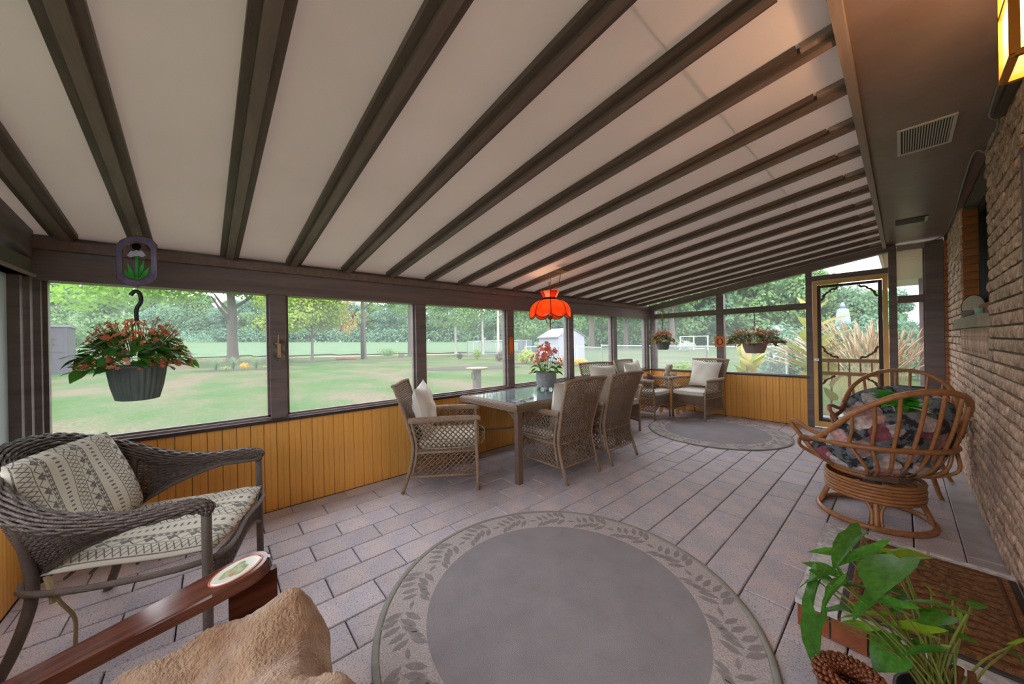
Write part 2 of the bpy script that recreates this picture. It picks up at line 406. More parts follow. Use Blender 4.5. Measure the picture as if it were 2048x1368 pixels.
# screen door
mat('door_tan', rgb(166, 132, 92), 0.5, 0.2, 5, (0.6, 3, 3))
mat('door_dark', rgb(58, 46, 40), 0.45)
mat('bracket_brown', rgb(104, 80, 62), 0.5)
mat('chrome', rgb(200, 200, 205), 0.25, metal=1.0)
dr = bpy.data.objects.new('door_1', None); COL.objects.link(dr); structure(dr); dr.location = (-0.475, YF, 0)
dr['label'] = 'yellow framed screen door with fretwork brackets and spindles'
DW = 0.362
for s in (-1, 1):
    MB().box(min(s*(DW-0.045), s*DW), max(s*(DW-0.045), s*DW), -0.012, 0.03, 0.02, 2.085).build('stile', 'yellow_trim', dr)
    MB().box(min(s*(DW-0.085), s*(DW-0.047)), max(s*(DW-0.085), s*(DW-0.047)), -0.002, 0.026, 0.10, 2.02).build('inner_stile', 'door_dark', dr)
MB().box(-DW+0.046, DW-0.046, -0.012, 0.03, 2.03, 2.085).build('top_rail', 'yellow_trim', dr)
MB().box(-DW+0.086, DW-0.086, -0.002, 0.026, 1.985, 2.02).build('inner_rail', 'door_dark', dr)
MB().box(-DW+0.046, DW-0.046, -0.012, 0.03, 0.02, 0.095).build('bottom_rail', 'yellow_trim', dr)
MB().box(-DW+0.086, DW-0.086, -0.002, 0.026, 0.10, 0.125).build('inner_rail', 'door_dark', dr)
for z in (0.965, 0.785):
    MB().box(-DW+0.086, DW-0.086, -0.01, 0.026, z-0.024, z+0.024).build('cross_rail', 'door_tan', dr)
for i in range(5):
    x = -0.21+i*0.105; mb = MB(); z0, z1 = 0.81, 0.94
    prof = [(0.007, 0), (0.007, .02), (0.011, .035), (0.007, .05), (0.009, .065), (0.007, .08), (0.011, .095), (0.007, .11), (0.007, .131)]
    mb.lathe(prof, 8, (x, 0.008, z0)); mb.build('spindle', 'door_tan', dr, True)
MB().box(-0.014, 0.014, -0.004, 0.02, 0.125, 0.76).build('mullion', 'door_tan', dr)
def bracket(cxx, czz, sx, sz, L=0.17):
    mb = MB(); pts = [(0, L), (0.018, L*0.86), (0.03, L*0.72), (0.024, L*0.64), (0.05, L*0.5), (0.062, L*0.4), (0.09, L*0.32), (0.10, L*0.2), (0.13, L*0.13), (L*0.86, 0.03), (L, 0)]
    q = spline(np.array([(cxx+sx*a, 0.008, czz+sz*b) for a, b in pts]), 4)
    rr = [0.010+0.005*abs(math.sin(i*0.55)) for i in range(len(q))]
    mb.tube(q, rr, 6); mb.build('bracket', 'bracket_brown', dr, True)
ix = DW-0.088
for s in (-1, 1):
    bracket(s*ix, 1.98, -s, -1); bracket(s*ix, 0.992, -s, 1); bracket(s*ix, 0.758, -s, -1, 0.13)
MB().box(-DW+0.086, DW-0.086, 0.012, 0.014, 0.125, 1.985).build('screen', 'insect_screen', dr)
h = MB().box(-DW+0.012, -DW+0.062, -0.03, -0.012, 0.955, 0.985); h.tube([(-DW+0.03, -0.03, 0.97), (-DW+0.03, -0.055, 0.97), (-DW+0.065, -0.06, 0.97)], 0.006, 6); h.build('latch', 'chrome', dr)

# ------------------------------------------------------------------ roof
ce = structure(MB().box(XL, XR, -0.62, -0.62+0.0, 2.6, 2.6).build('ceiling', 'ceiling_panel')) if False else bpy.data.objects.new('ceiling', None)
COL.objects.link(ce); structure(ce); ce['label'] = 'sloping patio roof of white panels between brown rafters'
SKEW = lambda x: 0.021*(x+3.28)   # rafters run a little off square
RY = [-0.66, -0.345]+[0.09+0.407*k for k in range(16)]
edges = [YN-0.12]+RY+[YF+0.05]
for a, b in zip(edges[:-1], edges[1:]):
    for xa, xb, dz in ((XL-0.1, -0.571, 0.052), (-0.575, -0.12, 0.0475)):
        za, zb = raf_z(xa)+dz, raf_z(xb)+dz
        sa, sb = SKEW(xa), SKEW(xb)
        MB().add([(xa, a+sa, za), (xb, a+sb, zb), (xb, b+sb, zb), (xa, b+sa, za), (xa, a+sa, za+0.004), (xb, a+sb, zb+0.004), (xb, b+sb, zb+0.004), (xa, b+sa, za+0.004)],
                 [(0, 3, 2, 1), (4, 5, 6, 7), (0, 1, 5, 4), (1, 2, 6, 5), (2, 3, 7, 6), (3, 0, 4, 7)]).build('roof_panel', 'ceiling_panel', ce)
r0 = MB().beam((XL-0.05, SKEW(XL-0.05), raf_z(XL-0.05)+0.025), (-0.152, SKEW(-0.152), raf_z(-0.152)+0.025), 0.042, 0.05).mesh('rafter', 'rafter_wood')
b0 = {}
for s in (-1, 1):
    b0[s] = MB().beam((XL+0.02, s*0.0375+SKEW(XL+0.02), raf_z(XL+0.02)+0.033), (-0.26, s*0.0375+SKEW(-0.26), raf_z(-0.26)+0.033), 0.032, 0.026).mesh('batten', 'batten_wood')
blk = MB().beam((-0.25, -0.036+SKEW(-0.25), raf_z(-0.25)+0.033), (-0.155, -0.036+SKEW(-0.155), raf_z(-0.155)+0.033), 0.028, 0.026).mesh('block', 'fascia_wood')
for y in RY:
    r = put(r0, 'rafter', ce, (0, y+random.uniform(-.006, .006), random.uniform(-.003, .003)))
    for s in (-1, 1): put(b0[s], 'batten', r)
    put(blk, 'end_block', r)
MB().box(-0.150, -0.118, YN, YF+0.1, 2.40, 2.52).build('fascia_board', 'fascia_wood', ce)
sf = structure(MB().box(-0.118, XR+0.02, YN, YF, 2.44, 2.455).build('ceiling_soffit', 'soffit_paint')); sf['label'] = 'dark brown painted soffit between fascia and brick wall'

# ------------------------------------------------------------------ brick wall of the house
WY0, WY1, WZ0 = 3.68, 5.12, 1.43   # window recess
wr = MB()
F_ = XR+0.016; B_ = XR+0.30
wr.box(F_, B_, YN-0.1, WY0, -0.1, 2.60); wr.box(F_, B_, WY1, YF+0.02, -0.1, 2.60); wr.box(F_, B_, WY0, WY1, -0.1, WZ0-0.06)
wr.box(XR+0.14, B_, WY0, WY1, WZ0-0.06, 2.60); wr.box(F_, XR+0.14, WY0, WY1, 2.44, 2.60)
wr = structure(wr.build('wall_right', 'mortar')); wr['label'] = 'tan rock-faced brick wall of the house'
def brick_mesh(L_, H_, seed, nm='brick', rough=0.007):
    rs = np.random.default_rng(seed); mb = MB(); nu, nv = 7, 3
    pts = []
    for j in range(nv+1):
        for i in range(nu+1):
            u, v = i/nu, j/nv; edge = (i in (0, nu)) or (j in (0, nv))
            d = rs.uniform(-0.003, 0.002) if edge else rs.uniform(-0.001, rough)
            pts.append((-d, (u-0.5)*L_, (v-0.5)*H_))
    fs = []
    for j in range(nv):
        for i in range(nu):
            a = j*(nu+1)+i; fs.append((a, a+nu+1, a+nu+2, a+1))
    mb.add(pts, fs)
    ring = [0, nu, (nv+1)*(nu+1)-1, nv*(nu+1)]
    bk = [(0.03, -L_/2, -H_/2), (0.03, L_/2, -H_/2), (0.03, L_/2, H_/2), (0.03, -L_/2, H_/2)]
    mb.add(bk, []); o = (nv+1)*(nu+1)
    bottom = list(range(nu+1)); top = [nv*(nu+1)+i for i in range(nu+1)]
    mb.f.append(tuple(bottom)+(o+1, o)); mb.f.append(tuple(reversed(top))+(o+3, o+2))
    mb.f.append(tuple(j*(nu+1) for j in range(nv, -1, -1))+(o, o+3)); mb.f.append(tuple(j*(nu+1)+nu for j in range(nv+1))+(o+2, o+1))
    return mb
CH, BL = 0.0705, 0.21
variants = [brick_mesh(0.192, 0.0585, s) for s in range(6)]
vmesh = [v.mesh('brick', 'rock_brick') for v in variants]
items = []; DY0, DY1 = 1.90, 2.60   # house door beside the step
for c in range(0, 35):
    z = 0.002+CH*c+0.0352
    y = -0.86+(0.105 if c % 2 else 0)
    while y < YF-0.02:
        ya, yb = y, min(y+0.2, YF-0.02)
        if z < 2.12 and yb > DY0-0.04 and ya < DY1+0.04:
            if ya < DY0-0.08: yb = DY0-0.05
            elif yb > DY1+0.08: ya = DY1+0.05
            else: y += BL; continue
        if z > WZ0-0.09+0.03 and yb > WY0 and ya < WY1:
            segs = []
            if ya < WY0-0.03: segs.append((ya, WY0))
            if yb > WY1+0.03: segs.append((WY1, yb))
        else: segs = [(ya, yb)]
        if WZ0-0.30 < z < WZ0-0.06 and yb > WY0-0.02 and ya < WY1+0.02: segs = [] if (ya >= WY0-0.02 and yb <= WY1+0.02) else ([(ya, WY0-0.02)] if ya < WY0-0.02 else [(WY1+0.02, yb)])
        for a, b in segs:
            if b-a > 0.03: items.append(((a+b)/2, z, b-a))
        y += BL
items.sort(key=lambda q: (q[0] < 2.6, q[0]**2+(q[1]-1.3)**2))
rest = MB()
for i, (y, z, ln) in enumerate(items):
    q = i % 6
    if i < 270 and y > 2.6:
        put(vmesh[q], 'brick', wr, (XR+random.uniform(-0.004, 0.004), y, z), None, (1, ln/0.2, 1))
    else:
        v = np.concatenate(variants[q].v) * np.array([1, ln/0.2, 1]) + np.array([XR+random.uniform(-0.004, 0.004), y, z]); rest.add(v, variants[q].f)
stuff(rest.build('bricks', 'rock_brick', wr))
# house door over the brick step
mat('house_door', rgb(120, 84, 62), 0.4, 0.25, 4, (6, 6, 0.6))
d2 = bpy.data.objects.new('door_2', None); COL.objects.link(d2); structure(d2); d2['label'] = 'brown panelled house door above the brick step'
MB().box(XR-0.002, XR+0.014, DY0, DY1, 0.10, 2.04).build('door_leaf', 'house_door', d2)
for a, b in ((DY0-0.05, DY0-0.001), (DY1+0.001, DY1+0.05)): MB().box(XR-0.012, XR+0.014, a, b, 0.10, 2.09).build('door_frame', 'dark_wood', d2)
MB().box(XR-0.012, XR+0.014, DY0, DY1, 2.041, 2.09).build('door_frame', 'dark_wood', d2)
for za, zb in ((0.25, 0.95), (1.1, 1.92)):
    for ya, yb in ((DY0+0.08, DY0+0.32), (DY0+0.38, DY1-0.08)): MB().box(XR-0.010, XR-0.0025, ya, yb, za, zb).build('panel', 'house_door', d2)
kn = MB(); kn.ball((XR-0.05, DY0+0.06, 1.0), 0.028, 10, 8); kn.tube([(XR-0.003, DY0+0.06, 1.0), (XR-0.03, DY0+0.06, 1.0)], 0.01, 8); kn.build('door_knob', 'lantern_knob', d2, True)
# soldier course under the sill, and the sill stones
sol = brick_mesh(0.056, 0.205, 31)
solm = sol.mesh('brick', 'rock_brick'); y = WY0-0.015; k = 0
while y < WY1:
    put(solm, 'soldier_brick', wr, (XR, y+0.03, WZ0-0.085-0.105)); y += 0.066
for a, b in ((WY0-0.03, 4.15), (4.156, 4.63), (4.636, WY1+0.03)):
    MB().cbox(XR-0.045, XR+0.14, a, b, WZ0-0.085, WZ0, 0.006).build('sill_stone', 'stone_sill', wr)
# jamb bricks, far side of the recess
jm = MB().box(-0.065, 0.065, -0.01, 0.02, -0.031, 0.031).mesh('brick', 'orange_brick')
z = WZ0+0.036
while z < 2.42:
    put(jm, 'jamb_brick', wr, (XR+0.075, WY1-0.0, z)); z += CH
w1 = bpy.data.objects.new('window_1', None); COL.objects.link(w1); structure(w1); w1['label'] = 'dark framed window set back in the brick wall'
MB().box(XR+0.115, XR+0.138, WY0+0.06, WY1-0.06, WZ0+0.06, 2.36).build('pane', 'black_glass', w1)
for a, b in ((WY0, WY0+0.07), (WY1-0.075, WY1-0.012)):
    MB().box(XR+0.095, XR+0.14, a, b, WZ0+0.001, 2.43).build('window_frame', 'window_dark', w1)
for a, b in ((WZ0+0.001, WZ0+0.06), (2.36, 2.43)):
    MB().box(XR+0.095, XR+0.14, WY0+0.07, WY1-0.075, a, b).build('window_frame', 'window_dark', w1)
# smooth orange brick return beside the post
rp_ = MB().box(0.335, 0.47, YF-0.05, YF+0.12, -0.1, 2.44); rp_ = structure(rp_.build('wall_return', 'mortar')); rp_['label'] = 'narrow return of smooth orange brick beside the far post'
bm_ = MB().box(0.332, 0.40, YF-0.062, YF+0.05, -0.0305, 0.0305).mesh('brick', 'orange_brick')
for c in range(34): put(bm_, 'brick', rp_, (0, 0, 0.036+CH*c))
# house wall and eave going on outside
wo = structure(MB().box(0.372, 0.7, YF+0.12, 12.5, -0.1, 2.7).build('wall_house', 'mortar')); wo['label'] = 'pink brick house wall continuing beyond the screen'
vm2 = MB(); cnt = 0
ob = MB().box(-0.0, 0.03, -0.1, 0.1, -0.0305, 0.0305).mesh('brick', 'pink_brick'); far = MB()
for c in range(34):
    y = YF+0.14+(0.105 if c % 2 else 0)
    while y < 12.3:
        if y < 8.6 and cnt < 280: put(ob, 'brick', wo, (0.36, y+0.1, 0.036+CH*c)); cnt += 1
        else: far.box(0.36, 0.39, y, y+0.2, 0.005+CH*c, 0.066+CH*c)
        y += BL
stuff(far.build('bricks', 'pink_brick', wo))
mat('eave_panel', rgb(196, 194, 186), 0.5)
ev = structure(MB().box(-0.17, 0.36, YF+0.11, 12.5, 2.47, 2.49).build('ceiling_eave', 'eave_panel')); ev['label'] = 'ribbed pale eave soffit outside beyond the screen'
y = YF+0.13
while y < 11: 
    MB().box(-0.168, 0.358, y, y+0.055, 2.462, 2.4695).build('slat', 'eave_panel', ev); y += 0.09
MB().box(-0.21, -0.172, YF+0.11, 12.5, 2.44, 2.60).build('gutter', 'eave_panel', ev)
mat('post_purple', rgb(96, 74, 74), 0.6)
MB().box(0.24, 0.35, 11.0, 11.12, -0.1, 2.46).build('porch_post', 'post_purple', ev)
# ------------------------------------------------------------------ furniture materials
mat('wicker_tan', rgb(178, 152, 128), 0.5, 0.3, 40, rnd=0.06, bump=0.5, bscale=160)
mat('wicker_strip', rgb(148, 124, 104), 0.5, 0.3, 60, bump=0.3, bscale=200)
mat('table_metal', rgb(128, 106, 92), 0.4, 0.15, 10)
mat('table_glass', rgb(120, 140, 145), 0.05, spec=0.7)
mat('beige_fabric', rgb(230, 226, 212), 0.9, 0.06, 6, bump=0.2, bscale=120, sheen=0.2, rnd=0.03)
mat('beige_piping', rgb(176, 166, 150), 0.9)
mat('wicker_dark', rgb(104, 90, 82), 0.36, 0.35, 50, bump=0.4, bscale=150)
mat('wicker_dark2', rgb(122, 108, 98), 0.5, 0.3, 60, (1, 1, 4), bump=0.5, bscale=120)
mat('rattan', rgb(184, 126, 78), 0.3, 0.3, 12, (2, 2, 2), rnd=0.06, bump=0.1, bscale=40, spec=0.5)
mat('rattan_wrap', rgb(140, 88, 48), 0.35, 0.3, 60, bump=0.4, bscale=200)
mat('stain_wood', rgb(112, 62, 44), 0.14, 0.4, 3, (10, 0.8, 10), spec=0.6, col2=rgb(72, 37, 28))
mat('fleece', rgb(222, 184, 148), 0.95, 0.0, 9, col2=rgb(176, 128, 88), bump=1.0, bscale=110, sheen=0.5)
mat('rug_field', rgb(170, 166, 170), 0.9, 0.12, 5, bump=0.5, bscale=240)
mat('rug_border', rgb(226, 216, 214), 0.9, 0.0, 130, col2=rgb(184, 176, 176), bump=0.5, bscale=240, detail=2)
mat('rug_leaf', rgb(170, 164, 164), 0.9, 0.15, 30, bump=0.5, bscale=240)
mat('rug_edge', rgb(160, 160, 152), 0.9, 0.15, 20)
mat('porcelain', rgb(222, 220, 205), 0.15, spec=0.6)
mat('print_green', rgb(120, 140, 84), 0.3, 0.0, 40, col2=rgb(190, 190, 150))
mat('print_red', rgb(216, 120, 92), 0.3)

def floral(name):
    """dark cloth strewn with blowsy cream, pink and grey blooms: distorted voronoi cells cut into petals"""
    m = bpy.data.materials.new(name); m.use_nodes = True; t = m.node_tree; N = t.nodes; L = t.links; p = N['Principled BSDF']; p.inputs['Roughness'].default_value = 0.85
    tc = N.new('ShaderNodeTexCoord'); n = N.new('ShaderNodeTexNoise'); n.inputs['Scale'].default_value = 22; n.inputs['Detail'].default_value = 3
    L.new(tc.outputs['Object'], n.inputs['Vector'])
    mx = N.new('ShaderNodeMix'); mx.data_type = 'VECTOR'; mx.inputs['Factor'].default_value = 0.055
    L.new(tc.outputs['Object'], mx.inputs[4]); L.new(n.outputs['Color'], mx.inputs[5])
    vo = N.new('ShaderNodeTexVoronoi'); vo.inputs['Scale'].default_value = 8.5; L.new(mx.outputs[1], vo.inputs['Vector'])
    v2 = N.new('ShaderNodeTexVoronoi'); v2.inputs['Scale'].default_value = 30; L.new(mx.outputs[1], v2.inputs['Vector'])
    sep = N.new('ShaderNodeSeparateColor'); L.new(vo.outputs['Color'], sep.inputs['Color'])
    bl = N.new('ShaderNodeValToRGB'); e = bl.color_ramp.elements; bl.color_ramp.interpolation = 'CONSTANT'
    e[0].position = 0.0; e[0].color = rgb(236, 222, 214); e[1].position = 0.30; e[1].color = rgb(226, 178, 172)
    for pos, c in ((0.52, rgb(240, 230, 224)), (0.68, rgb(176, 104, 116)), (0.80, rgb(150, 156, 160))): x = e.new(pos); x.color = c
    L.new(sep.outputs['Red'], bl.inputs['Fac'])
    pet = N.new('ShaderNodeValToRGB'); q = pet.color_ramp.elements; q[0].position = 0.05; q[0].color = (1, 1, 1, 1); q[1].position = 0.75; q[1].color = (0.42, 0.40, 0.42, 1); L.new(v2.outputs['Distance'], pet.inputs['Fac'])
    mu = N.new('ShaderNodeMix'); mu.data_type = 'RGBA'; mu.blend_type = 'MULTIPLY'; mu.inputs['Factor'].default_value = 0.85; L.new(bl.outputs['Color'], mu.inputs[6]); L.new(pet.outputs['Color'], mu.inputs[7])
    bg = N.new('ShaderNodeValToRGB'); w = bg.color_ramp.elements; w[0].position = 0.46; w[0].color = rgb(50, 50, 56); w[1].position = 0.54; w[1].color = rgb(112, 120, 122); L.new(n.outputs['Fac'], bg.inputs['Fac'])
    cut = N.new('ShaderNodeValToRGB'); k = cut.color_ramp.elements; k[0].position = 0.52; k[0].color = (0, 0, 0, 1); k[1].position = 0.57; k[1].color = (1, 1, 1, 1); L.new(vo.outputs['Distance'], cut.inputs['Fac'])
    fin = N.new('ShaderNodeMix'); fin.data_type = 'RGBA'; L.new(cut.outputs['Color'], fin.inputs['Factor']); L.new(mu.outputs[2], fin.inputs[6]); L.new(bg.outputs['Color'], fin.inputs[7])
    L.new(fin.outputs[2], p.inputs['Base Color']); MATS[name] = m
floral('floral_fabric')

def kilim(name):
    """cream cloth with dark stripes, zigzags and rows of triangles, from the mesh UVs"""
    m = bpy.data.materials.new(name); m.use_nodes = True; t = m.node_tree; N = t.nodes; L = t.links; p = N['Principled BSDF']; p.inputs['Roughness'].default_value = 0.9
    uv = N.new('ShaderNodeUVMap'); sx = N.new('ShaderNodeSeparateXYZ'); L.new(uv.outputs['UV'], sx.inputs[0])
    def M(op, a, b=None):
        q = N.new('ShaderNodeMath'); q.operation = op
        for i, x in enumerate((a, b)):
            if x is None: continue
            if isinstance(x, (int, float)): q.inputs[i].default_value = x
            else: L.new(x, q.inputs[i])
        return q.outputs[0]
    u, v = sx.outputs[0], sx.outputs[1]
    s = M('FRACT', M('MULTIPLY', u, 2.7))                       # stripe repeat across
    tri = M('ABSOLUTE', M('SUBTRACT', M('FRACT', M('MULTIPLY', v, 7.0)), 0.5))   # 0..0.5 triangle wave
    tri2 = M('ABSOLUTE', M('SUBTRACT', M('FRACT', M('MULTIPLY', v, 22.0)), 0.5))
    def band(c, w): return M('LESS_THAN', M('ABSOLUTE', M('SUBTRACT', s, c)), w)
    ink = band(0.05, 0.012)
    for c in (0.13, 0.36, 0.62): ink = M('MAXIMUM', ink, band(c, 0.010))
    big = M('LESS_THAN', M('ABSOLUTE', M('SUBTRACT', M('SUBTRACT', s, 0.15), M('MULTIPLY', tri, 0.36))), 0.016)   # zigzag line
    ink = M('MAXIMUM', ink, big)
    inner = M('MULTIPLY', M('LESS_THAN', M('ADD', M('SUBTRACT', s, 0.15), M('MULTIPLY', tri, 0.5)), 0.17), M('GREATER_THAN', s, 0.17))
    ink = M('MAXIMUM', ink, inner)
    small = M('MULTIPLY', M('LESS_THAN', M('ABSOLUTE', M('SUBTRACT', s, 0.09)), M('MULTIPLY', tri2, 0.07)), 1.0)
    ink = M('MAXIMUM', ink, small)
    cross = M('MULTIPLY', M('LESS_THAN', M('ABSOLUTE', M('SUBTRACT', M('ABSOLUTE', M('SUBTRACT', s, 0.49)), M('MULTIPLY', tri2, 0.2))), 0.02), band(0.49, 0.11))
    ink = M('MAXIMUM', ink, cross)
    dots = M('MULTIPLY', band(0.82, 0.05), M('GREATER_THAN', tri2, 0.30))
    ink = M('MAXIMUM', ink, dots)
    nz = N.new('ShaderNodeTexNoise'); nz.inputs['Scale'].default_value = 60
    fac = M('MULTIPLY', ink, M('ADD', 0.35, M('MULTIPLY', nz.outputs['Fac'], 0.9)))
    mx = N.new('ShaderNodeMix'); mx.data_type = 'RGBA'; mx.inputs[6].default_value = rgb(214, 208, 190); mx.inputs[7].default_value = rgb(72, 66, 68)
    L.new(fac, mx.inputs['Factor']); L.new(mx.outputs[2], p.inputs['Base Color'])
    MATS[name] = m
kilim('kilim_fabric')

# ------------------------------------------------------------------ lattice helper
def lattice(mb, surf, U, Vv, sp=0.028, r=0.0042, n=4, step=0.07, keep=None):
    """crossing diagonal canes over surf(u,v), u in [0,U], v in [0,Vv] metres"""
    for sgn in (1, -1):
        c = (-Vv if sgn > 0 else 0)+sp/2; cmax = U if sgn > 0 else U+Vv
        while c < cmax:
            # line u = c + sgn*v  (sgn 1)  or u = c - v
            v0, v1 = 0.0, Vv
            if sgn > 0: v0 = max(0, -c); v1 = min(Vv, U-c)
            else: v0 = max(0, c-U); v1 = min(Vv, c)
            if v1-v0 > 0.012:
                k = max(2, int((v1-v0)/step)+2); pts = []
                for i in range(k):
                    v = v0+(v1-v0)*i/(k-1); u = c+v if sgn > 0 else c-v
                    pts.append((u, v))
                if keep: pts = [q for q in pts if keep(*q)]
                if len(pts) > 1: mb.tube([surf(*q) for q in pts], r, n, cap=False)
            c += sp
    return mb

# ------------------------------------------------------------------ tan wicker armchair (dining and lounge)
def wicker_chair(name, label, group, lounge=False):
    t = thing(name, label, 'chair', group=group)
    hw = 0.265; SEAT = 0.385; ARM = 0.635; TOP = 0.94
    def back_y(z): # back leg / back frame profile
        if z < 0.40: return -0.27-0.10*((0.40-z)/0.40)**1.6
        return -0.27-0.15*((z-0.40)/0.54)**1.25
    def back_x(z): return hw-0.015+(0.045*(max(0, z-0.4)/0.54)**1.5)
    zs = np.linspace(0, TOP, 13)
    for s in (-1, 1):
        MB().tube([(s*back_x(z), back_y(z), z) for z in zs], 0.0155, 8).build('back_leg', 'wicker_tan', t, True)
        fx = lambda z: hw+(0.05*((max(0, z-SEAT))/(ARM-SEAT))**1.6 if lounge else 0)
        fz = np.linspace(0, ARM-0.012, 8)
        MB().tube([(s*fx(z), 0.285-0.012*(z/ARM), z) for z in fz], 0.016, 8).build('front_leg', 'wicker_tan', t, True)
        # inner upright that carries the seat, beside the back leg
        MB().tube([(s*(hw+0.002), back_y(z)+0.035, z) for z in np.linspace(0.16, ARM-0.02, 6)], 0.012, 6).build('upright', 'wicker_tan', t, True)
        ax = s*fx(ARM)
        arm = MB(); pts = spline([(ax, 0.295, ARM-0.012), (ax, 0.27, ARM), (s*(hw+(0.045 if lounge else 0.005)), 0.0, ARM+0.004), (s*(hw+0.01), -0.25, ARM-0.002), (s*(hw+0.01), back_y(ARM)+0.02, ARM-0.004)], 5)
        arm.tube(pts, 0.027, 8, flat=0.62); arm.build('arm', 'wicker_tan', t, True)
        for z in (SEAT-0.035, 0.145):
            MB().tube([(s*hw, 0.275, z), (s*hw, 0.0, z-(0.0 if z > .2 else -0.0)), (s*hw, back_y(z)+0.02, z+(0.0 if z > .2 else 0.0))], 0.011, 6).build('side_rail', 'wicker_tan', t, True)
        def ssurf(u, v, s=s):
            z = 0.15+v; y = 0.275-u*(0.275-back_y(z)-0.02)/0.55
            return (s*(hw+((fx(z)-hw)*max(0, 1-u/0.5))), y, z)
        lat = lattice(MB(), ssurf, 0.55, ARM-0.17, 0.046, 0.0055)
        stuff(lat.build('side_lattice', 'wicker_strip', t))
    MB().tube([(x, back_y(TOP)-0.004*(1-(x/0.31)**2), TOP+0.012*(1-(x/0.31)**2)-0.004) for x in np.linspace(-0.305, 0.305, 9)], 0.02, 8, flat=0.8).build('top_rail', 'wicker_tan', t, True)
    for z in (SEAT-0.035, 0.145):
        MB().tube([(-hw, back_y(z), z), (0, back_y(z)-0.01, z), (hw, back_y(z), z)], 0.011, 6).build('back_rail', 'wicker_tan', t, True)
    def bsurf(u, v):
        z = SEAT-0.03+v; k = back_x(z)/0.265; x = (u-0.265)*k
        return (x, back_y(z)-0.02*(1-(x/0.3)**2), z)
    stuff(lattice(MB(), bsurf, 0.53, TOP-SEAT+0.03, 0.036, 0.0062).build('back_lattice', 'wicker_strip', t))
    def lsurf(u, v):
        z = 0.15+v; return (u-0.25, back_y(z)-0.006, z)
    stuff(lattice(MB(), lsurf, 0.50, 0.20, 0.046, 0.0055).build('lower_back_lattice', 'wicker_strip', t))
    # front apron: woven band, then lattice with an arched lower edge
    arch = lambda x: 0.16+0.07*(1-(x/0.25)**2)
    ap = MB()
    zlo = 0.285
    for i in range(9):
        z = zlo+i*(SEAT-zlo)/8; ap.tube([(x, 0.283+0.003*math.sin(i*PI+x*110), z) for x in np.linspace(-0.25, 0.25, 40)], 0.0065, 4, cap=False)
    ap.build('apron_band', 'wicker_strip', t)
    def fsurf(u, v): return (u-0.25, 0.283, 0.15+v)
    stuff(lattice(MB(), fsurf, 0.50, zlo-0.15, 0.040, 0.005, step=0.02, keep=lambda u, v: 0.15+v > arch(u-0.25)).build('apron_lattice', 'wicker_strip', t))
    MB().tube([(x, 0.283, arch(x)) for x in np.linspace(-0.25, 0.25, 9)], 0.009, 6).build('arch_rail', 'wicker_tan', t, True)
    st = MB().box(-hw, hw, -0.25, 0.275, SEAT-0.03, SEAT); st.build('seat', 'wicker_strip', t)
    return t
seat_me = None
def place_chair(proto, first, loc, heading, label, pil=None, seatc=None):
    o = proto if first else copy_tree(proto)
    o.location = loc; o.rotation_euler = (0, 0, math.radians(heading-90)); o['label'] = label
    return o
cush = rbox('seat_cushion', 0.515, 0.525, 0.075, 0.024, 'beige_fabric', None, 4)
cush_me = cush.data; bpy.data.objects.remove(cush)
pip = MB()
for z in (0.012, 0.063):
    e = 0.232; pip.tube(spline([(-e, -e-.008, z), (e, -e-.008, z), (e+.008, e, z), (-e-.008, e+.01, z)], 6, True)*np.array([1.08, 1.08, 1]), 0.004, 5, closed=True)
pip_me = pip.mesh('piping', 'beige_piping', True)
pil_me = [pillow_mb(0.50, 0.46, 0.17, seed=s).mesh('back_pillow', 'beige_fabric', True) for s in range(3)]
def loc_to(o_loc, heading, p):
    a = math.radians(heading-90); return (o_loc[0]+p[0]*math.cos(a)-p[1]*math.sin(a), o_loc[1]+p[0]*math.sin(a)+p[1]*math.cos(a), o_loc[2]+p[2])
def dress(loc, heading, where, i, seat=True, pillow=True, tilt=-12, poff=(0, -0.155, 0), roll=0):
    a = math.radians(heading-90)
    if seat:
        c = put(cush_me, 'seat_cushion', None, loc_to(loc, heading, (0, 0.035, 0.387)), (0, 0, a)); tag(c, 'beige piped seat cushion on '+where, 'cushion', 'beige seat cushions on the wicker chairs')
        put(pip_me, 'piping', c, (0, 0, 0))
    if pillow:
        p = put(pil_me[i % 3], 'back_pillow', None, loc_to(loc, heading, (poff[0], poff[1], 0.476+poff[2])), (math.radians(-tilt), math.radians(roll), a), (1, 1, 1))
        tag(p, 'beige square back pillow on '+where, 'pillow', 'beige back pillows on the wicker chairs')
dproto = wicker_chair('dining_chair', '', 'wicker dining chairs at the glass table')
D = [((-2.86, 1.66, 0), 55, 'tan wicker dining armchair at the end of the table beside the yellow wall', 'the dining chair at the table end'),
     ((-2.36, 2.62, 0), 180, 'tan wicker dining armchair on the room side, beside the metal table leg', 'the dining chair beside the table leg'),
     ((-2.35, 3.33, 0), 180, 'tan wicker dining armchair on the room side, farther from the metal table leg', 'the second dining chair on the room side')]
for i, (lc, hd, lb, wh) in enumerate(D):
    place_chair(dproto, i == 0, lc, hd, lb); dress(lc, hd, wh, i, roll=(4, -3, 3)[i])
lproto = wicker_chair('lounge_chair', '', 'wicker lounge chairs around the far rug', True)
Lc = [((-2.84, 4.42, 0), 338, 'tan wicker lounge armchair just beyond the dining table, back to the garden screens', 'the lounge chair just beyond the dining table'),
      ((-2.88, 5.52, 0), 0, 'tan wicker lounge armchair in the corner, holding a small brown plush', 'the corner lounge chair'),
      ((-2.25, 6.05, 0), 262, 'tan wicker lounge armchair standing against the far yellow wall under the horseshoe', 'the lounge chair against the far wall')]
for i, (lc, hd, lb, wh) in enumerate(Lc):
    place_chair(lproto, i == 0, lc, hd, lb); dress(lc, hd, wh, i+1, roll=(-2, 3, -4)[i])

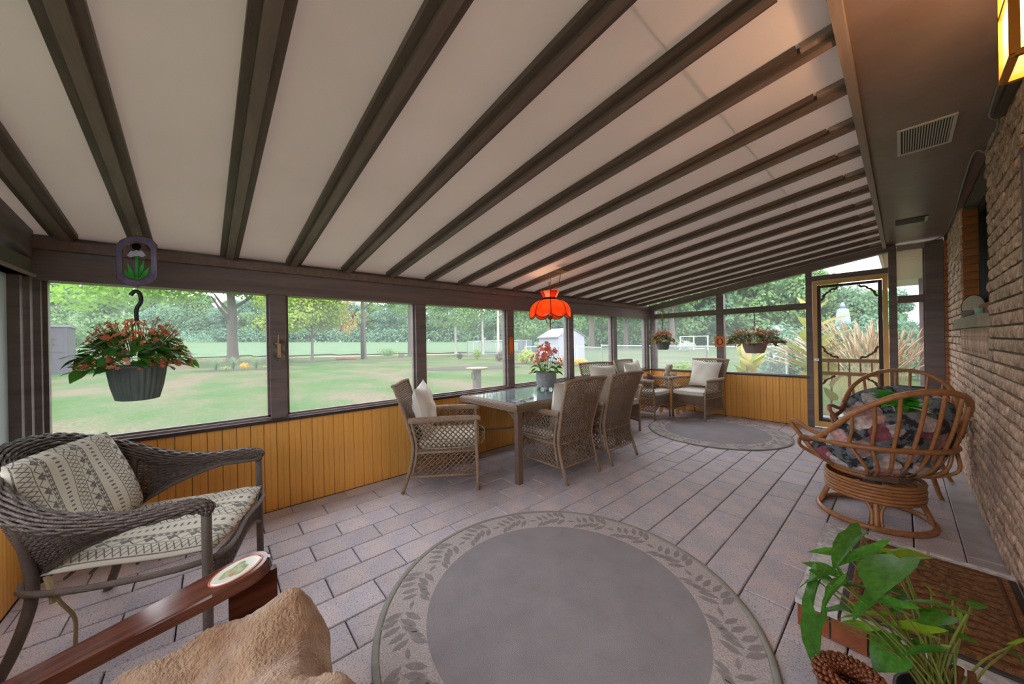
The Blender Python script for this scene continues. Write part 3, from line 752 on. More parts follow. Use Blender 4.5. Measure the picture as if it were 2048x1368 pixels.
# ------------------------------------------------------------------ dining table
TX, TY = -2.72, 2.92; TL, TW = 1.80, 0.93
tb = thing('dining_table', 'wicker edged dining table with glass top beside the garden screens', 'table', (TX, TY, 0))
for sx in (-1, 1):
    for sy in (-1, 1):
        lg = MB().box(sx*(TW/2-0.07)-0.027, sx*(TW/2-0.07)+0.027, sy*(TL/2-0.07)-0.027, sy*(TL/2-0.07)+0.027, 0, 0.665); lg = lg.build('leg', 'table_metal', tb)
        x, y = sx*(TW/2-0.07), sy*(TL/2-0.07)
        br = MB(); br.tube(spline([(x-sx*0.02, y, 0.50), (x-sx*0.05, y, 0.58), (x-sx*0.15, y, 0.655)], 5), 0.008, 6); br.tube([(x-sx*0.028, y, 0.62), (x-sx*0.10, y, 0.62)], 0.007, 6)
        br.tube(spline([(x, y-sy*0.02, 0.50), (x, y-sy*0.05, 0.58), (x, y-sy*0.15, 0.655)], 5), 0.008, 6); br.build('brace', 'table_metal', lg, True)
# woven rim: stacked strands on the sides, broad bands on top
for sx in (-1, 1):
    mb = MB(); x = sx*(TW/2-0.045)
    mb.box(x-0.045, x+0.045, -TL/2, TL/2, 0.667, 0.716)
    mb.build('side_rim', 'wicker_strip', tb)
for sy in (-1, 1):
    mb = MB(); y = sy*(TL/2-0.045); mb.box(-TW/2+0.09, TW/2-0.09, y-0.045, y+0.045, 0.667, 0.716); mb.build('end_rim', 'wicker_strip', tb)
wv = MB()
def weave_line(p0, p1, nrm, amp, wl, ph, r=0.006):
    p0, p1, nrm = V(*p0), V(*p1), V(*nrm); L_ = np.linalg.norm(p1-p0); k = int(L_/wl*2)+1
    wv.tube([p0+(p1-p0)*i/k+nrm*amp*(1 if (i+ph) % 2 else -0.2) for i in range(k+1)], r, 4, cap=False)
for j in range(5):
    z = 0.672+j*0.0098
    for s in (-1, 1):
        weave_line((s*TW/2, -TL/2, z), (s*TW/2, TL/2, z), (s, 0, 0), 0.004, 0.05, j)
        weave_line((-TW/2, s*TL/2, z), (TW/2, s*TL/2, z), (0, s, 0), 0.004, 0.05, j)
for j in range(8):
    d = 0.006+j*0.011
    for s in (-1, 1):
        weave_line((s*(TW/2-d), -TL/2+0.02, 0.7185), (s*(TW/2-d), TL/2-0.02, 0.7185), (0, 0, 1), 0.003, 0.05, j)
        weave_line((-TW/2+0.02, s*(TL/2-d), 0.7185), (TW/2-0.02, s*(TL/2-d), 0.7185), (0, 0, 1), 0.003, 0.05, j)
stuff(wv.build('woven_rim', 'wicker_strip', tb))
gl = MB().box(-TW/2+0.075, TW/2-0.075, -TL/2+0.075, TL/2-0.075, 0.716, 0.724); gl.build('glass_top', 'table_glass', tb)
mb = MB(); 
for sx in (-1, 1):
    for k in (0, 1):
        mb.tube([(sx*(TW/2-0.07), (-1)**k*(TL/2-0.10), 0.34), (sx*0.12, (-1)**k*(TL/2-0.42), 0.36), (sx*0.08, 0, 0.36)], 0.010, 6)
mb.build('stretcher', 'table_metal', tb, True)

# ------------------------------------------------------------------ round rugs
def rug(loc, R, label, rotz=0):
    t = thing('round_rug', label, 'rug', loc); t.rotation_euler = (0, 0, rotz)
    n = 96
    def ring(r0, r1, z0, z1, nm, m):
        mb = MB(); prof = [(r0, z0), (r0, z1), (r1, z1), (r1, z0)] if r0 > 0 else [(0.001, z1), (r1, z1), (r1, z0)]
        mb.lathe(prof, n); return mb.build(nm, m, t)
    ring(0, R*0.745, 0.0005, 0.0085, 'field', 'rug_field'); ring(R*0.745, R*0.965, 0.0005, 0.0085, 'border', 'rug_border')
    mb = MB(); mb.tube([((R*0.982)*math.cos(a), (R*0.982)*math.sin(a), 0.006) for a in np.linspace(0, 2*PI, n, endpoint=False)], R*0.018, 6, closed=True, flat=0.35); mb.build('edge_binding', 'rug_edge', t, True)
    lf = MB(); ns = 17
    for k in range(ns):
        a0 = 2*PI*k/ns; span = 2*PI/ns*0.86
        for q in range(6):
            f = (q+0.5)/6; a = a0+f*span; rm = R*(0.855+0.03*math.sin(f*PI*2)); c = V(rm*math.cos(a), rm*math.sin(a), 0)
            T = V(-math.sin(a), math.cos(a), 0); Rr = V(math.cos(a), math.sin(a), 0)
            for s in ((-1, 1) if q < 5 else (0,)):
                d = T*0.55+Rr*s*0.9 if s else T; d /= np.linalg.norm(d); w = V(-d[1], d[0], 0); L_ = R*(0.115 if s else 0.09)*(1-0.25*f)
                c0 = c+d*0.004
                pts = [c0, c0+d*L_*0.35+w*L_*0.17, c0+d*L_*0.7+w*L_*0.14, c0+d*L_, c0+d*L_*0.7-w*L_*0.14, c0+d*L_*0.35-w*L_*0.17]
                lf.add([(p[0], p[1], 0.0095) for p in pts], [(0, 5, 4, 3, 2, 1)])
    stuff(lf.build('leaf_pattern', 'rug_leaf', t))
rug((-1.145, 1.30, 0.0), 0.885, 'round grey outdoor rug with leaf border, in front of the wicker armchair')
rug((-1.74, 5.26, 0.0), 0.86, 'round grey outdoor rug with leaf border, between the lounge chairs', 0.1)

# ------------------------------------------------------------------ dark wicker armchair with kilim cushion
ac = thing('wicker_armchair', 'dark brown woven wicker armchair with curved arms, in the corner', 'chair', (-2.42, -0.20, 0), 72)
tp = [(-0.385, 0.315, 0.60), (-0.39, 0.26, 0.632), (-0.405, 0.05, 0.625), (-0.40, -0.16, 0.665), (-0.335, -0.33, 0.76), (-0.18, -0.435, 0.845), (0, -0.462, 0.87)]
tp = tp+[(-x, y, z) for x, y, z in tp[-2::-1]]
TP = spline(tp, 14); nT = len(TP)
tt = np.linspace(0, 1, nT); edge = np.minimum(tt, 1-tt)
fr = np.clip(edge/0.30, 0, 1)
rad = 0.020+0.018*fr
# rolled rim: strands laid side by side around a half tube, all following the rim line
TT = np.gradient(TP, axis=0); TT /= np.linalg.norm(TT, axis=1, keepdims=True)
OUT = np.cross(TT, V(0, 0, 1)); OUT /= np.linalg.norm(OUT, axis=1, keepdims=True)
OUT *= -1 if OUT[nT//2][1] > 0 else 1
UPV = np.cross(OUT, TT); UPV /= np.linalg.norm(UPV, axis=1, keepdims=True); UPV *= np.where(UPV[:, 2:3] < 0, -1, 1)
rim = MB(); nS = 14
for j in range(nS):
    a = -0.55*PI/2+(PI+0.55*PI)*j/(nS-1)   # around the roll, inside over the top to outside
    tw = 0.004*np.sin(np.arange(nT)*1.35+j*PI)
    pts = TP+(np.cos(a)*OUT+np.sin(a)*UPV)*(rad+tw)[:, None]
    rim.tube(pts, 0.0066, 5)
rim.build('rolled_rim', 'wicker_dark', ac, True)
# woven shell below the rim, from the arm fronts round the back
zbot = 0.597-0.22*np.clip((edge-0.13)/0.22, 0, 1)**1.25
inn = 0.02+0.11*np.clip(edge/0.4, 0, 1)
shell = MB(); rows = 24
base = TP-OUT*(inn*0.0)[:, None]
for j in range(rows+1):
    f = j/rows; z = TP[:, 2]-0.01+(zbot-TP[:, 2]+0.01)*f
    pts = base-OUT*(inn*f**1.3)[:, None]; pts = np.column_stack([pts[:, 0], pts[:, 1], z]); pts = pts+OUT*(0.0035*np.cos(np.arange(nT)*PI+j*PI))[:, None]
    shell.tube(pts, 0.0052, 4, cap=False)
for i in range(0, nT, 2):
    q = [np.append((base[i]-OUT[i]*inn[i]*f**1.3)[:2], TP[i, 2]-0.01+(zbot[i]-TP[i, 2]+0.01)*f) for f in np.linspace(0, 1, 6)]
    shell.tube(q, 0.0045, 4, cap=False)
shell.build('woven_shell', 'wicker_dark', ac)
low = np.column_stack([(base-OUT*inn[:, None])[:, :2], zbot])
MB().tube(low, 0.011, 6).build('shell_edge', 'wicker_dark', ac, True)
for s in (-1, 1):
    MB().tube([(s*0.385, 0.30, z) for z in np.linspace(0, 0.612, 6)], 0.0185, 10).build('leg', 'wicker_dark2', ac, True)
    MB().tube(spline([(s*0.36, -0.27, 0.70), (s*0.30, -0.27, 0.50), (s*0.285, -0.27, 0.34), (s*0.30, -0.31, 0.16), (s*0.33, -0.37, 0.0)], 5), 0.0185, 10).build('leg', 'wicker_dark2', ac, True)
fro = lambda x: 0.30+0.035*(1-(x/0.385)**2)
apron = MB(); alo = lambda x: 0.20+0.125*(1-abs(x/0.37)**1.6)
for j in range(11):
    apron.tube([(x, fro(x), 0.385+(alo(x)-0.385)*j/10) for x in np.linspace(-0.37, 0.37, 25)], 0.0055, 4, cap=False)
for x in np.linspace(-0.36, 0.36, 30): apron.tube([(x, fro(x)+0.003, 0.385), (x, fro(x)+0.003, alo(x))], 0.005, 4, cap=False)
apron.build('apron', 'wicker_dark', ac)
MB().tube([(x, fro(x), alo(x)-0.004) for x in np.linspace(-0.37, 0.37, 17)], 0.010, 6).build('apron_edge', 'wicker_dark', ac, True)
sr = MB()
ringp = spline([(-0.37, 0.29, 0.385), (0, 0.33, 0.385), (0.37, 0.29, 0.385), (0.31, -0.27, 0.37), (0, -0.33, 0.37), (-0.31, -0.27, 0.37)], 6, True)
sr.tube(ringp, 0.013, 8, closed=True)
for y in np.linspace(-0.26, 0.24, 8): sr.tube([(-0.27, y, 0.384), (0.27, y, 0.384)], 0.006, 5)
sr.build('seat_frame', 'wicker_dark2', ac, True)
# cushion: seat pad and leaning back pad, one piece of furniture dressing
def pad(fn, nu, nv, th, m, name, parent, scale_uv=1.0, rnd=0.5):
    """quilted pad over a centre surface fn(u,v)->(point, normal); carries UVs"""
    bm = bmesh.new(); uvl = bm.loops.layers.uv.new('UVMap'); g = {}
    for side in (1, -1):
        for j in range(nv+1):
            for i in range(nu+1):
                u, v = i/nu, j/nv; p, nrm = fn(u, v)
                d = (min(1, 4.5*min(u, 1-u)*2)**rnd)*(min(1, 4.5*min(v, 1-v)*2)**rnd)
                if side < 0 and (i in (0, nu) or j in (0, nv)): g[(side, i, j)] = g[(1, i, j)]; continue
                edge_ = 0.12 if not (i in (0, nu) or j in (0, nv)) else 0
                g[(side, i, j)] = bm.verts.new(Vector(p)+Vector(nrm)*side*th/2*(d if d > 0 else 0.0))
    for side in (1, -1):
        for j in range(nv):
            for i in range(nu):
                q = [(i, j), (i+1, j), (i+1, j+1), (i, j+1)]
                if side < 0: q = q[::-1]
                try: fc = bm.faces.new([g[(side,)+x] for x in q])
                except ValueError: continue
                fc.smooth = True
                for lp, x in zip(fc.loops, q): lp[uvl].uv = (x[0]/nu*scale_uv, x[1]/nv*scale_uv)
    bmesh.ops.recalc_face_normals(bm, faces=bm.faces[:])
    me = bpy.data.meshes.new(name); bm.to_mesh(me); bm.free(); me.materials.append(MATS[m]); return put(me, name, parent)
kc = thing('chair_cushion', 'cream cushion with dark geometric pattern, on the dark wicker armchair', 'cushion', (-2.42, -0.20, 0), 72)
def seatfn(u, v):
    y = -0.24+0.56*v; w = 0.30+0.06*v; x = (2*u-1)*w
    return (x, y+0.02*(1-(2*u-1)**2)*(v > 0.9), 0.425+0.012*math.sin(u*9)*math.sin(v*7)*0.6-0.0*v), (0, 0, 1)
pad(seatfn, 22, 18, 0.062, 'kilim_fabric', 'seat_pad', kc, 1.0)
def backfn(u, v):
    x = (2*u-1)*(0.285+0.03*math.sin(v*PI)); z = 0.435+0.425*v; y = -0.20-0.14*v-0.03*(1-(2*u-1)**2)+0.012*math.sin(u*8)*math.sin(v*6)
    return (x, y, z), (0, 0.95, 0.3)
pad(backfn, 22, 20, 0.085, 'kilim_fabric', 'back_pad', kc, 1.0)
mat('tie_cloth', rgb(150, 132, 96), 0.9)
MB().tube(spline([(0.30, -0.22, 0.42), (0.335, -0.17, 0.34), (0.31, -0.14, 0.24), (0.325, -0.13, 0.14), (0.315, -0.12, 0.03)], 6), 0.007, 5, flat=0.25).build('tie', 'tie_cloth', kc)
MB().tube(spline([(0.30, -0.22, 0.42), (0.33, -0.19, 0.38), (0.34, -0.18, 0.33)], 5), 0.010, 5, flat=0.25).build('tie', 'tie_cloth', kc)

# ------------------------------------------------------------------ stained wooden chair at the camera, with a fleece throw
HA = 90
dc = thing('deck_chair', 'glossy red-brown wooden deck chair with an oval picture inset in its arm', 'chair', (-1.165, -0.075, 0), HA)
def plank_poly(poly, z0, z1, name, parent, m='stain_wood', ch=0.006):
    """flat board from an xy outline with chamfered top edge"""
    k = len(poly); P = np.array(poly, float); c = P.mean(0)
    ins = P+(c-P)/np.linalg.norm(c-P, axis=1, keepdims=True)*ch
    vs = [(x, y, z0) for x, y in P]+[(x, y, z1-ch) for x, y in P]+[(x, y, z1) for x, y in ins]
    fs = [tuple(range(k-1, -1, -1)), tuple(range(2*k, 3*k))]
    for a in (0, k):
        for i in range(k):
            j = (i+1) % k; fs.append((a+i, a+j, a+k+j, a+k+i))
    return MB().add(vs, fs).build(name, m, parent)
def arm_poly(s):
    c = []
    for a in np.linspace(0, PI, 13): c.append((s*0.335+0.075*math.cos(a), 0.255+0.075*math.sin(a)))
    c += [(s*0.335-0.075, 0.17), (s*0.335-0.058, 0.0), (s*0.335-0.042, -0.40), (s*0.335+0.042, -0.40), (s*0.335+0.058, 0.0), (s*0.335+0.075, 0.17)]
    return c
for s in (-1, 1):
    a = plank_poly(arm_poly(s), 0.535, 0.572, 'arm', dc); a.rotation_euler = (math.radians(12), 0, 0); a.location = (0, 0.012, -0.068)
    if s < 0:
        md = MB(); md.lathe([(0.001, 0.5755), (0.049, 0.5755), (0.053, 0.571)], 32); md.v[-1] = md.v[-1]*np.array([1.0, 1.35, 1])+np.array([s*0.335, 0.235, 0]); md.build('oval_plaque', 'porcelain', a)
        pr_ = MB(); pr_.lathe([(0.001, 0.5763), (0.030, 0.5763)], 20, wob=lambda q, i: 0.22*math.sin(3*q)+0.14*math.sin(5*q+1)); pr_.v[-1] = pr_.v[-1]*np.array([0.95, 1.25, 1])+np.array([s*0.335+0.002, 0.232, 0]); pr_.build('printed_scene', 'print_green', a)
        pr_ = MB(); pr_.lathe([(0.001, 0.5768), (0.010, 0.5768)], 12); pr_.v[-1] = pr_.v[-1]*np.array([1, 0.8, 1])+np.array([s*0.335+0.020, 0.222, 0]); pr_.build('printed_bloom', 'print_red', a)
        rg = MB(); rg.tube([(s*0.335+0.0545*math.cos(q), 0.235+0.0735*math.sin(q), 0.5725) for q in np.linspace(0, 2*PI, 36, endpoint=False)], 0.0022, 5, closed=True); rg.build('plaque_rim', 'print_red', a, True)
    MB().box(s*0.335-0.014, s*0.335+0.014, 0.10, 0.235, 0.0, 0.505).build('front_leg', 'stain_wood', dc)
    MB().beam((s*0.28, 0.20, 0.33), (s*0.28, -0.55, 0.12), 0.025, 0.11).build('side_rail', 'stain_wood', dc)
for i in range(6):
    y = 0.22-i*0.085; z = 0.362-i*0.0236
    MB().beam((-0.25, y, z), (0.25, y, z), 0.08, 0.02).build('seat_slat', 'stain_wood', dc)
for i in range(5):
    x = -0.24+0.12*i; MB().beam((x, -0.27, 0.26), (x*1.12, -0.62, 0.86), 0.10, 0.02, (0, 1, 0.6)).build('back_slat', 'stain_wood', dc)
MB().beam((-0.36, -0.42, 0.41), (0.36, -0.42, 0.41), 0.03, 0.05).build('back_rail', 'stain_wood', dc)
# throw
def thr(u, v):
    x = -0.23+0.54*u; y = 0.30+0.10*u-0.72*v
    base_ = 0.432-0.10*max(0, v-0.1)
    if v < 0.14: base_ -= 0.16*((0.14-v)/0.14)**1.5
    z = base_+0.022*math.sin(9*u+4*v)+0.014*math.sin(17*u-11*v+1)+0.012*math.sin(23*v+5*u)+0.035*math.exp(-((u-0.10)/0.10)**2-((v-0.17)/0.16)**2)
    z += 0.004*random.uniform(-1, 1)
    y += 0.02*math.sin(8*u)+0.03*math.exp(-((u-0.12)/0.12)**2)
    return (x, y, z+0.008)
th = MB(); th.grid(thr, 60, 60); to = th.build('fleece_throw', 'fleece', None, True)
to.location = dc.location; to.rotation_euler = dc.rotation_euler
md_ = to.modifiers.new('thickness', 'SOLIDIFY'); md_.thickness = 0.012; md_.offset = 1
tag(to, 'fluffy tan fleece throw lying on the wooden deck chair', 'blanket')
# ------------------------------------------------------------------ rattan hoop chairs
def rattan_chair(label, loc, heading, swivel):
    t = thing('rattan_chair', label, 'chair', loc, heading, 'rattan hoop chairs by the brick wall')
    hoop = [(-0.36, 0.00, 0.54), (-0.355, -0.13, 0.64), (-0.31, -0.29, 0.80), (-0.18, -0.41, 0.92), (0, -0.45, 0.955)]
    hoop = hoop+[(-x, y, z) for x, y, z in hoop[-2::-1]]
    H = spline(hoop, 8); MB().tube(H, 0.0185, 10).build('back_hoop', 'rattan', t, True)
    rail = [(-0.378, 0.12, 0.525), (-0.365, 0.0, 0.548), (-0.33, -0.20, 0.565), (-0.18, -0.33, 0.57), (0, -0.365, 0.572)]
    rail = rail+[(-x, y, z) for x, y, z in rail[-2::-1]]
    RL = spline(rail, 8); MB().tube(RL, 0.0165, 10).build('back_rail', 'rattan', t, True)
    for s in (-1, 1):
        loop = spline([(s*0.35, -0.06, 0.585), (s*0.36, 0.07, 0.60), (s*0.375, 0.16, 0.63), (s*0.385, 0.215, 0.63), (s*0.38, 0.228, 0.60), (s*0.372, 0.17, 0.55), (s*0.362, 0.11, 0.50), (s*0.31, 0.06, 0.41), (s*0.215, 0.03, 0.345)], 6)
        MB().tube(loop, 0.0165, 8).build('arm', 'rattan', t, True)
        w = MB(); w.tube(spline([(s*0.385, 0.115, 0.52), (s*0.36, -0.01, 0.55), (s*0.345, -0.10, 0.62)], 5), [0.022+0.004*math.sin(i) for i in range(11)], 8); w.build('binding', 'rattan_wrap', t, True)
        MB().tube(spline([(s*0.39, 0.13, 0.50), (s*0.34, 0.18, 0.43), (s*0.20, 0.13, 0.345)], 5), 0.013, 8).build('brace', 'rattan', t, True)
    for k in range(8):
        f = (k+1)/9; i = int(round((0.16+0.68*f)*(len(H)-1))); j = int(round((0.22+0.56*f)*(len(RL)-1)))
        a, b = H[i], RL[j]; x = b[0]
        MB().tube(spline([a, (a+b)/2+V(0, -0.004, 0), b+V(0, 0.012, 0), (x*0.85, -0.29, 0.44), (x*0.66, -0.21, 0.365), (x*0.45, -0.13, 0.338)], 4), 0.0105, 7).build('spindle', 'rattan', t, True)
    for r, z in ((0.215, 0.348), (0.205, 0.325)):
        MB().tube([(r*math.cos(a), r*0.95*math.sin(a)+0.02, z) for a in np.linspace(0, 2*PI, 32, endpoint=False)], 0.0155, 8, closed=True).build('seat_ring', 'rattan', t, True)
    if swivel:
        for k in range(6):
            z = 0.178+k*0.0225; MB().tube([((0.245+0.004*(k % 2))*math.cos(a), (0.245+0.004*(k % 2))*math.sin(a), z) for a in np.linspace(0, 2*PI, 36, endpoint=False)], 0.0118, 8, closed=True).build('drum_ring', 'rattan', t, True)
        mb = MB(); mb.lathe([(0.05, 0.19), (0.05, 0.34), (0.20, 0.34), (0.20, 0.31)], 16); mb.build('swivel_plate', 'table_metal', t)
        MB().tube([(0.292*math.cos(a), 0.292*math.sin(a), 0.018) for a in np.linspace(0, 2*PI, 40, endpoint=False)], 0.0175, 10, closed=True).build('floor_ring', 'rattan', t, True)
        for q in range(4):
            a = PI/4+q*PI/2+0.2
            for d, r in ((-0.10, 0.010), (0, 0.0165), (0.10, 0.010)):
                ang = a+d*0.9; top = a+d*2.2
                MB().tube(spline([(0.225*math.cos(top), 0.225*math.sin(top), 0.18), (0.25*math.cos(ang), 0.25*math.sin(ang), 0.11), (0.28*math.cos(ang), 0.28*math.sin(ang), 0.028)], 5), r, 8).build('base_pole', 'rattan', t, True)
    else:
        MB().tube([(0.27*math.cos(a), 0.27*math.sin(a), 0.27) for a in np.linspace(0, 2*PI, 32, endpoint=False)], 0.0155, 8, closed=True).build('base_ring', 'rattan', t, True)
        for sx in (-1, 1):
            for sy in (-1, 1):
                MB().tube(spline([(sx*0.22, sy*0.20, 0.34), (sx*0.235, sy*0.225, 0.20), (sx*0.27, sy*0.27, 0.07), (sx*0.295, sy*0.295, 0.0)], 5), [0.019-0.005*i/15 for i in range(16)], 8).build('leg', 'rattan', t, True)
    return t
def floral_cushion(loc, heading, label):
    k = thing('chair_cushion', label, 'cushion', loc, heading, 'floral cushions on the rattan chairs')
    def sf_(u, v):
        a = 2*u-1; b = 2*v-1; x = a*math.sqrt(1-b*b/2)*0.335; y = b*math.sqrt(1-a*a/2)*0.34+0.035
        return (x, y, 0.425+0.05*((x/0.335)**2+max(0, -y/0.3)**2)*0.5), (0, 0, 1)
    pad(sf_, 18, 18, 0.13, 'floral_fabric', 'seat_pad', k, rnd=0.5)
    def bf_(u, v):
        a = 2*u-1; b = 2*v-1; x = a*math.sqrt(1-b*b/2)*0.37; z = 0.575+b*math.sqrt(1-a*a/2)*0.235
        y = -0.20-0.14*(z-0.44)/0.4+0.13*(x/0.37)**2
        return (x, y, z), (0, 0.93, 0.36)
    pad(bf_, 18, 16, 0.11, 'floral_fabric', 'back_pad', k, rnd=0.5)
    mat('tuft', rgb(150, 130, 126), 0.9)
    bt = MB()
    for x, z in ((-0.14, 0.60), (0.14, 0.60), (0, 0.70)): bt.ball((x, -0.20-0.14*(z-0.44)/0.4+0.05, z), 0.012, 8, 6)
    bt.build('tufts', 'tuft', k, True)
P1, H1 = (-0.155, 3.58, 0), 130
P2, H2 = (-0.06, 4.62, 0), 262
rattan_chair('rattan hoop chair on a round swivel base, its back to the doormat', P1, H1, True)
floral_cushion(P1, H1, 'dark floral cushion in the swivel rattan chair')
rattan_chair('rattan hoop chair on four splayed legs, facing the swivel chair', P2, H2, False)
floral_cushion(P2, H2, 'dark floral cushion in the four-legged rattan chair')

# ------------------------------------------------------------------ pendant lamp over the table
mat('brass', rgb(150, 110, 60), 0.3, metal=0.9)
mat('lead', rgb(52, 38, 30), 0.5, metal=0.3)
def glassy(name, col, col2, em, tr_=0.75):
    m = mat(name, col, 0.15, 0.0, 14, col2=col2, trans=tr_, spec=0.6, detail=5)
    p = m.node_tree.nodes['Principled BSDF']; p.inputs['Emission Strength'].default_value = em
    m.node_tree.links.new(p.inputs['Base Color'].links[0].from_socket, p.inputs['Emission Color'])
glassy('orange_glass', rgb(238, 66, 28), rgb(246, 96, 32), 0.03); glassy('red_glass', rgb(226, 60, 40), rgb(200, 40, 30), 0.03); glassy('clear_pink_glass', rgb(240, 170, 140), rgb(230, 140, 110), 0.03)
LP = (-2.60, 2.85)
lz = raf_z(LP[0])
lm = thing('pendant_lamp', 'orange petal-shaded stained glass pendant lamp over the dining table', 'lamp', (LP[0], LP[1], 1.60))
NP = 8
def petal_pt(k, u, v):
    """u across -1..1, v 0 top .. 1 hem"""
    r = 0.075+0.155*math.sin(v*PI/2*0.98)**0.9; z = 0.165-0.165*(v**1.7)
    wid = math.sin(min(1, v*1.1)*PI/2)*1.0
    hem = -0.042*max(0, v-0.75)/0.25*(1-u*u)   # scalloped lower edge
    a = 2*PI*(k+0.5)/NP+u*PI/NP; bul = 1+0.05*(1-u*u)*math.sin(v*PI)
    return (r*bul*math.cos(a), r*bul*math.sin(a), z+hem+0.0)
for k in range(NP):
    pm = MB(); pm.grid(lambda i, j: petal_pt(k, (2*i-1)*0.985, j), 8, 8); pe = pm.build('petal', 'orange_glass', lm, True)
    cm = MB(); cm.tube([petal_pt(k, -1, j) for j in np.linspace(0, 1, 9)], 0.005, 5); cm.tube([petal_pt(k, i, 1) for i in np.linspace(-1, 1, 9)], 0.0045, 5); cm.build('came', 'lead', pe, True)
    a0, a1 = 2*PI*k/NP, 2*PI*(k+1)/NP
    cp = MB(); cp.add([(0.072*math.cos(a0), 0.072*math.sin(a0), 0.185), (0.072*math.cos(a1), 0.072*math.sin(a1), 0.185), (0.112*math.cos(a1), 0.112*math.sin(a1), 0.262), (0.112*math.cos(a0), 0.112*math.sin(a0), 0.262)], [(0, 1, 2, 3)])
    c_ = cp.build('crown_pane', 'red_glass' if k % 2 else 'clear_pink_glass', lm)
    MB().tube([(0.072*math.cos(a0), 0.072*math.sin(a0), 0.185), (0.112*math.cos(a0), 0.112*math.sin(a0), 0.262)], 0.003, 5).build('came', 'lead', c_)
bd = MB(); bd.lathe([(0.078, 0.160), (0.080, 0.165), (0.080, 0.187), (0.076, 0.190)], 24); bd.build('collar', 'lead', lm, True)
bb = MB(); bb.ball((0, 0, 0.055), (0.032, 0.032, 0.045), 12, 8); bb.build('bulb', glow('bulb_glow', (1.0, 0.62, 0.30, 1), 1.6), lm, True)
fn_ = MB(); fn_.lathe([(0.004, -0.175), (0.006, -0.12), (0.012, -0.11), (0.006, -0.10), (0.008, -0.06), (0.030, -0.045), (0.036, -0.03), (0.034, -0.012), (0.012, 0.0), (0.010, 0.02)], 14); fn_.build('finial', 'brass', lm, True)
for q in range(4):
    a = PI/4+q*PI/2; c_, s_ = math.cos(a), math.sin(a)
    MB().tube(spline([(0.008*c_, 0.008*s_, -0.10), (0.04*c_, 0.04*s_, -0.085), (0.045*c_, 0.045*s_, -0.06), (0.055*c_, 0.055*s_, -0.045), (0.085*c_, 0.085*s_, -0.02), (0.09*c_, 0.09*s_, 0.01)], 4), 0.0035, 5).build('scroll', 'lead', lm, True)
hz = lz-1.60
st_ = MB(); st_.tube([(0, 0, 0.05), (0, 0, 0.27)], 0.005, 6); st_.build('stem', 'brass', lm)
for i in range(3):
    ch = MB(); zc = 0.285+i*0.030
    ch.tube([(0.010*math.cos(a)*(i % 2 == 0), 0.010*math.cos(a)*(i % 2), zc+0.019*math.sin(a)) for a in np.linspace(0, 2*PI, 10, endpoint=False)], 0.0028, 5, closed=True); ch.build('chain_link', 'brass', lm, True)
MB().tube(spline([(0.0, 0, hz+0.002), (0.0, 0.004, hz-0.03), (0.012, 0.012, hz-0.06), (0.0, 0.0, hz-0.09), (-0.012, -0.01, hz-0.075)], 5), 0.003, 5).build('hook', 'brass', lm, True)
MB().tube(spline([(0.0, 0.0, 0.27), (0.10, 0.02, 0.31), (0.15, 0.0, 0.38), (0.17, 0.0, hz+0.02)], 6), 0.0035, 5).build('cord', 'brass', lm, True)
MB().box(0.12, 0.24, -0.045, 0.045, hz+0.012, hz+0.022).build('ceiling_plate', 'brass', lm)
ld = bpy.data.lights.new('pendant_light', 'POINT'); ld.energy = 0.55; ld.color = (1, 0.6, 0.35); ld.shadow_soft_size = 0.05
lo = bpy.data.objects.new('pendant_light', ld); COL.objects.link(lo); lo.parent = lm; lo.location = (0, 0, 0.115)

# ------------------------------------------------------------------ wall lantern by the house door
mat('lantern_brass', rgb(196, 140, 60), 0.3, metal=0.7)
mesh_screen('lantern_glass', rgb(240, 216, 180), 0.30)
LN = thing('wall_lantern', 'brass framed glass lantern glowing on the brick wall under the soffit', 'lamp', (0.275, 1.64, 2.02))
hw_ = 0.075
for sx in (-1, 1):
    for sy in (-1, 1):
        MB().box(sx*hw_-0.008, sx*hw_+0.008, sy*hw_-0.008, sy*hw_+0.008, 0.0, 0.26).build('corner_bar', 'lantern_brass', LN)
for z in (0.0, 0.26, 0.18):
    for s in (-1, 1):
        MB().box(-hw_, hw_, s*hw_-0.007, s*hw_+0.007, z-0.007, z+0.007).build('cross_bar', 'lantern_brass', LN)
        MB().box(s*hw_-0.007, s*hw_+0.007, -hw_, hw_, z-0.007, z+0.007).build('cross_bar', 'lantern_brass', LN)
for s in (-1, 1):
    MB().box(-hw_+0.008, hw_-0.008, s*hw_-0.0015, s*hw_+0.0015, 0.008, 0.252).build('pane', 'lantern_glass', LN)
    MB().box(s*hw_-0.0015, s*hw_+0.0015, -hw_+0.008, hw_-0.008, 0.008, 0.252).build('pane', 'lantern_glass', LN)
mb = MB(); mb.lathe([(0.11, 0.265), (0.04, 0.315), (0.02, 0.335), (0.0, 0.34)], 4); mb.build('cap', 'lantern_brass', LN)
MB().box(-0.03, 0.083, -0.02, 0.02, 0.30, 0.33).build('bracket', 'lantern_brass', LN)
bb = MB(); bb.ball((0, 0, 0.10), (0.024, 0.024, 0.04), 10, 7); bb.build('bulb', glow('lantern_bulb', (1.0, 0.66, 0.32, 1), 3.0), LN, True)
ld = bpy.data.lights.new('lantern_light', 'POINT'); ld.energy = 3.2; ld.color = (1, 0.66, 0.38); ld.shadow_soft_size = 0.05
lo = bpy.data.objects.new('lantern_light', ld); COL.objects.link(lo); lo.parent = LN; lo.location = (0, 0, 0.16)

